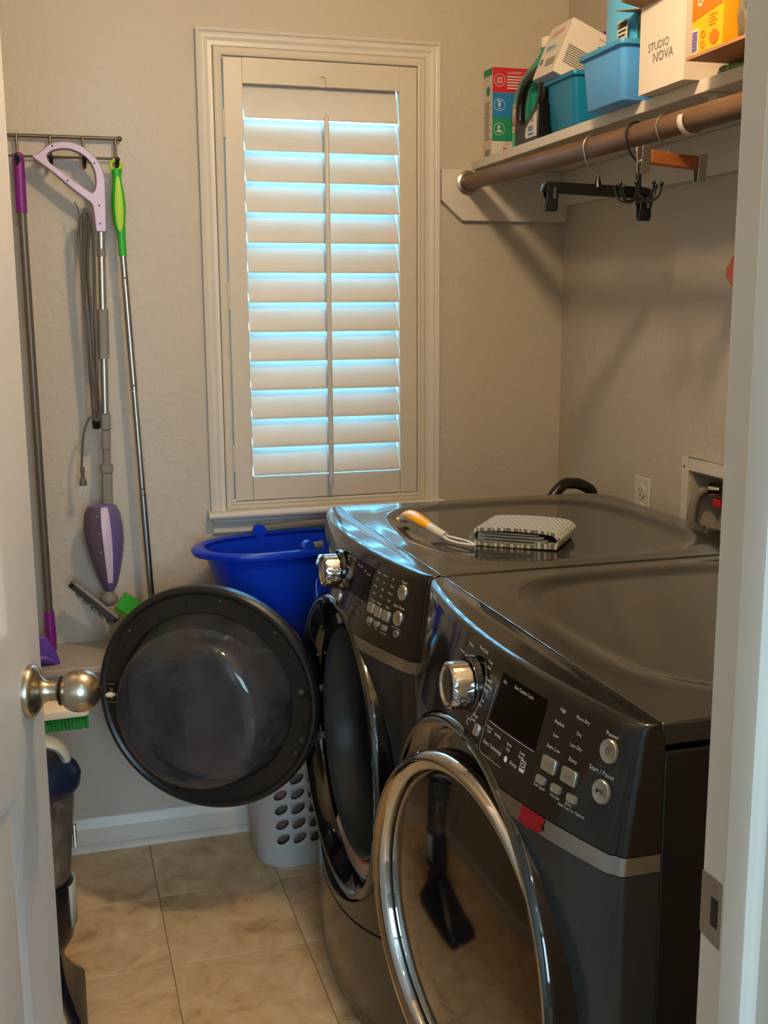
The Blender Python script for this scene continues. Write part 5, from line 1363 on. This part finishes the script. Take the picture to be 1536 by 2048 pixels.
mb = MB(); mb.box((-.0135, vy-.006, .356), (-.0065, vy+.010, .404)); build(mb, 'tank_latch', CHROME, t, bevel=.002)
mb = MB(); mb.loft([oval(.4845, .078, .074, -.079), oval(.492, .085, .080, -.079), oval(.515, .088, .082, -.079), oval(.528, .084, .078, -.080), oval(.545, .072, .07, -.082)]); build(mb, 'tank_lid', NAVY, t, angle=50)
pth = spline([(-.020, vy, .528), (-.020, vy, .552), (-.036, vy, .574), (-.075, vy, .586), (-.118, vy, .574), (-.136, vy, .548), (-.140, vy, .53)], 6)
mb = MB(); mb.tube(pth, .0105, 12, flat=2.6, up=(1, 0, 0)); build(mb, 'carry_handle', SILV, t, angle=60)
# green scrub brush lying on top
t = thing('deck_brush', (-.06, 2.13, .60), 'beige brush with green bristles lying on top of the vacuum', 'brush')
bxo = Vector((-.015, 2.17, 0))
ba = radians(3)
mb = MB(); mb.loft([[Vector((p[0], p[1], z+.02*(p[0]+.06))) for p in rrect(.200-2*k, .115-2*k, .012, 4, -.068, 2.195)] for z, k in ((.6215, .001), (.624, 0), (.636, .001), (.640, .006))]); hdb = build(mb, 'head', BEIGE, t, angle=40)
mb = MB(); mb.tube(spline([(-.10, 2.195, .640), (-.16, 2.195, .665), (-.26, 2.195, .70), (-.38, 2.195, .74)], 5), .012, 12); build(mb, 'handle', BEIGE, t)
mb = MB(); rnd = random.Random(11)
for i in range(30):
    for j in range(8):
        x = -.162+.188*i/29; y = 2.146+.098*j/7
        dx, dy = rnd.uniform(-.003, .003), rnd.uniform(-.003, .003)
        zb_ = .6205+.02*(x+.06)
        mb.lathe([(.0028, 0), (.0034, -.026+rnd.uniform(-.001, .001))], (x, y, zb_), (dx*8, dy*8, 1), 5, cap=True)
build(mb, 'bristles', BRIST, t, kind='stuff', angle=30)

# ================================================================== HAMPER AND BUCKET
def rpt(w, d, r, s):   # point on rounded-rect perimeter at arc length s (starts front-left corner, goes +x along the front)
    segs_ = [(w-2*r, 0), (pi*r/2, 1), (d-2*r, 2), (pi*r/2, 3), (w-2*r, 4), (pi*r/2, 5), (d-2*r, 6), (pi*r/2, 7)]
    L = sum(q[0] for q in segs_); s = s % L
    hw, hd_ = w/2-r, d/2-r
    for l, k in segs_:
        if s <= l: break
        s -= l
    if k == 0: return (-hw+s, -d/2)
    if k == 1: a = -pi/2+s/r; return (hw+r*cos(a), -hd_+r*sin(a))
    if k == 2: return (w/2, -hd_+s)
    if k == 3: a = s/r; return (hw+r*cos(a), hd_+r*sin(a))
    if k == 4: return (hw-s, d/2)
    if k == 5: a = pi/2+s/r; return (-hw+r*cos(a), hd_+r*sin(a))
    if k == 6: return (-w/2, hd_-s)
    a = pi+s/r; return (-hw+r*cos(a), -hd_+r*sin(a))
t = thing('laundry_hamper', (.635, 2.69, 0), 'white plastic laundry hamper with oval holes between washer and window wall', 'hamper')
HW0, HD0, HR = .40, .225, .080; HH = .583
def perim(w, d, r): return 2*(w-2*r)+2*(d-2*r)+2*pi*r
def hamp(u, v, off=0.0):      # u in 0..1 around, v height
    k = v/HH; w = HW0+.055*k+2*off; d = HD0+.030*k+2*off; r = HR+off
    x, y = rpt(w, d, r, u*perim(w, d, r)); return Vector((.640+x, 2.690+y, v))
NU = 26; rows = [0.0, .012, .035, .0585]+[.0585+.0405*k for k in range(1, 12)]+[.545, .565, HH]
mb = MB(); 
for j in range(len(rows)-1):
    v0, v1 = rows[j], rows[j+1]; holes = 3 <= j <= 12
    for i in range(NU):
        u0, u1 = i/NU, (i+1)/NU
        bd = [(u0+(u1-u0)*k/4, v0) for k in range(4)]+[(u1, v0+(v1-v0)*k/4) for k in range(4)]+[(u1-(u1-u0)*k/4, v1) for k in range(4)]+[(u0, v1-(v1-v0)*k/4) for k in range(4)]
        pc = hamp((u0+u1)/2, (v0+v1)/2)
        if holes and (pc.y < 2.62 and .470 < pc.x < .80 or pc.y > 2.75 and .49 < pc.x < .79):
            uc, vc = (u0+u1)/2, (v0+v1)/2; el = []
            for k in range(16):
                a = radians(225)+2*pi*k/16; el.append((uc+(u1-u0)*(.39*cos(a)+.06*sin(a)), vc+(v1-v0)*(.33*sin(a)+.13*cos(a))))
            vs = [hamp(*p) for p in bd+el]; mb.add(vs, [(k, (k+1) % 16, 16+(k+1) % 16, 16+k) for k in range(16)])
        else:
            c_ = ((u0+u1)/2, (v0+v1)/2); vs = [hamp(*p) for p in bd]+[hamp(*c_)]; mb.add(vs, [(k, (k+1) % 16, 16) for k in range(16)])
hb_ = build(mb, 'basket', HAMP, t, angle=50); q_ = hb_.modifiers.new('s', 'SOLIDIFY'); q_.thickness = .0028; q_.offset = -1
mb = MB(); mb.add([hamp(i/56, .001, -.003) for i in range(56)], [tuple(range(56))]); build(mb, 'bottom', HAMP, t, smooth=False)
mb = MB(); mb.tube([hamp(i/56, HH, .002) for i in range(56)], .006, 8, closed=True, up=(0, 0, 1)); build(mb, 'rim', HAMP, t)
mb = MB(); rnd = random.Random(2); rings = []
for k in range(10):
    z = .006+.030*k; rings.append([hamp(i/40, max(z, .004), -.020-.012*rnd.random())*1.0+Vector((0, 0, .006*sin(i*1.3+k))) for i in range(40)])
mb.loft(rings)
lt = thing('laundry_pile', (.64, 2.69, .004), 'dim grey clothes seen through the hamper holes', 'clothes'); build(mb, 'clothes', mat('clothes_mix', (96, 92, 92), .9, var=.5, vscale=14, col2=(150, 120, 105)), lt, angle=80, kind='stuff')

t = thing('mop_bucket', (.56, 2.69, HH+.006), 'large blue oval mop bucket with a grey bail resting on the hamper', 'bucket')
BZ = HH+.0065; BTOP = .838; br_ = radians(10)
def ov(z, a, b, cx_=.545, cy_=2.665, n=64, e=2.6, tip=0.0):
    pts = []
    for i in range(n):
        q = 2*pi*i/n; c_, s_ = cos(q), sin(q)
        r = (abs(c_)**e+abs(s_)**e)**(-1/e); x = a*r*c_; y = b*r*s_
        if c_ < 0: x -= tip*max(0, (-c_)-.90)/.10
        pts.append(Vector((cx_+x*cos(br_)-y*sin(br_), cy_+x*sin(br_)+y*cos(br_), z)))
    return pts
mb = MB(); mb.loft([ov(BZ, .150, .082, .575, 2.678), ov(BZ+.004, .160, .090, .575, 2.678), ov(BZ+.15, .198, .112, .555, 2.668), ov(BTOP-.012, .216, .118), ov(BTOP-.012, .2135, .1155), ov(BZ+.15, .195, .109, .555, 2.668), ov(BZ+.007, .156, .086, .575, 2.678)])
build(mb, 'body', BLUE, t, angle=60)
mb = MB(); mb.loft([ov(BTOP-.016, .217, .1185), ov(BTOP-.018, .232, .131, tip=.014), ov(BTOP-.006, .236, .134, tip=.016), ov(BTOP-.001, .232, .131, tip=.014), ov(BTOP, .222, .123, tip=.0), ov(BTOP-.004, .2135, .1155)], False, False); build(mb, 'rim', BLUE, t, angle=50)
def bpnt(x, y, z): return Vector((.545+x*cos(br_)-y*sin(br_), 2.665+x*sin(br_)+y*cos(br_), z))
for s in (-1, 1):
    mb = MB(); c0 = bpnt(-.035 if s > 0 else -.002, s*.122, BTOP+.004); ax = bpnt(0, s, 0)-bpnt(0, 0, 0)
    mb.lathe([(.017, -.007), (.017, .007), (.014, .009), (0, .009)], c0-ax.normalized()*.0, ax, 24); mb.lathe([(.017, -.007), (0, -.007)], c0, ax, 24)
    build(mb, 'bail_pivot', BLUE, t)
pth = spline([bpnt(-.002, -.126, BTOP+.006), bpnt(.06, -.124, BTOP+.010), bpnt(.15, -.120, BTOP+.012), bpnt(.215, -.080, BTOP+.013), bpnt(.228, 0, BTOP+.013), bpnt(.215, .080, BTOP+.013), bpnt(.10, .122, BTOP+.012), bpnt(-.035, .124, BTOP+.008)], 8)
mb = MB(); mb.tube(pth, .0085, 10, up=(0, 0, 1), flat=.55); build(mb, 'bail', mat('grey_bail', (118, 116, 112), .4), t)

# black tub behind the washer in the corner
t = thing('black_tub', (1.22, 2.62, 0), 'black plastic tub whose handle shows behind the washer corner', 'tub')
mb = MB(); mb.loft([oval(0, .095, .13, 1.245, 2.60), oval(.004, .10, .135, 1.245, 2.60), oval(.86, .108, .165, 1.245, 2.62), oval(.86, .104, .161, 1.245, 2.62), oval(.01, .095, .13, 1.245, 2.60)]); build(mb, 'body', BLKPL, t, angle=60)
mb = MB(); mb.tube(spline([(1.150, 2.53, .85), (1.165, 2.53, .885), (1.225, 2.54, .955), (1.265, 2.55, .962), (1.30, 2.56, .953), (1.332, 2.57, .928), (1.338, 2.58, .86)], 7), .0145, 10, flat=1.0); build(mb, 'handle', BLKPL, t, angle=60)


# ================================================================== separate pieces of one mesh into parts of their own
def split_loose(o, name):
    me = o.data; bm = bmesh.new(); bm.from_mesh(me); bm.verts.ensure_lookup_table()
    seen = set(); islands = []
    for v in bm.verts:
        if v.index in seen: continue
        st = [v]; seen.add(v.index); isl = []
        while st:
            q = st.pop(); isl.append(q.index)
            for e_ in q.link_edges:
                w_ = e_.other_vert(q)
                if w_.index not in seen: seen.add(w_.index); st.append(w_)
        islands.append(set(isl))
    bm.free()
    if len(islands) < 2: o.name = name; return
    for k, isl in enumerate(islands):
        idx = sorted(isl); mp = {a: b for b, a in enumerate(idx)}
        nm = bpy.data.meshes.new(name); fs = [[mp[a] for a in p.vertices] for p in me.polygons if p.vertices[0] in isl]
        nm.from_pydata([tuple(me.vertices[a].co) for a in idx], [], fs)
        for mt in me.materials: nm.materials.append(mt)
        nm.polygons.foreach_set('use_smooth', [True]*len(nm.polygons)); nm.set_sharp_from_angle(angle=radians(35))
        c = o.copy(); c.data = nm; c.name = name; COL.objects.link(c)
    bpy.data.objects.remove(o)
SPLITS = {'silver_strip': 'silver_strip', 'levelling_feet': 'levelling_foot', 'shutter_stile': 'shutter_stile', 'screws': 'screw', 'screw_holes': 'screw_hole', 'door_screws': 'door_screw',
          'tilt_rod_staples': 'tilt_rod_staple', 'drum_baffle': 'drum_baffle', 'slots': 'socket_slot', 'rivets': 'rivet', 'foot_clips': 'foot_clip', 'joint_rings': 'joint_ring', 'strike_hook': 'strike_hook', 'end_cleat': 'end_cleat'}
for o in [o for o in bpy.data.objects if o.type == 'MESH']:
    b_ = o.name.split('.')[0]
    if b_ in SPLITS:
        if 'kind' in o and o['kind'] == 'stuff': del o['kind']
        split_loose(o, SPLITS[b_])
for o in bpy.data.objects:
    b_ = o.name.split('.')[0]
    if b_ in ('lettering', 'print', 'symbol', 'print_lines', 'label_print', 'side_print', 'small_print', 'flower_print', 'barcode', 'orange_print', 'warning_print', 'blue_print', 'red_print'): o['kind'] = 'stuff'
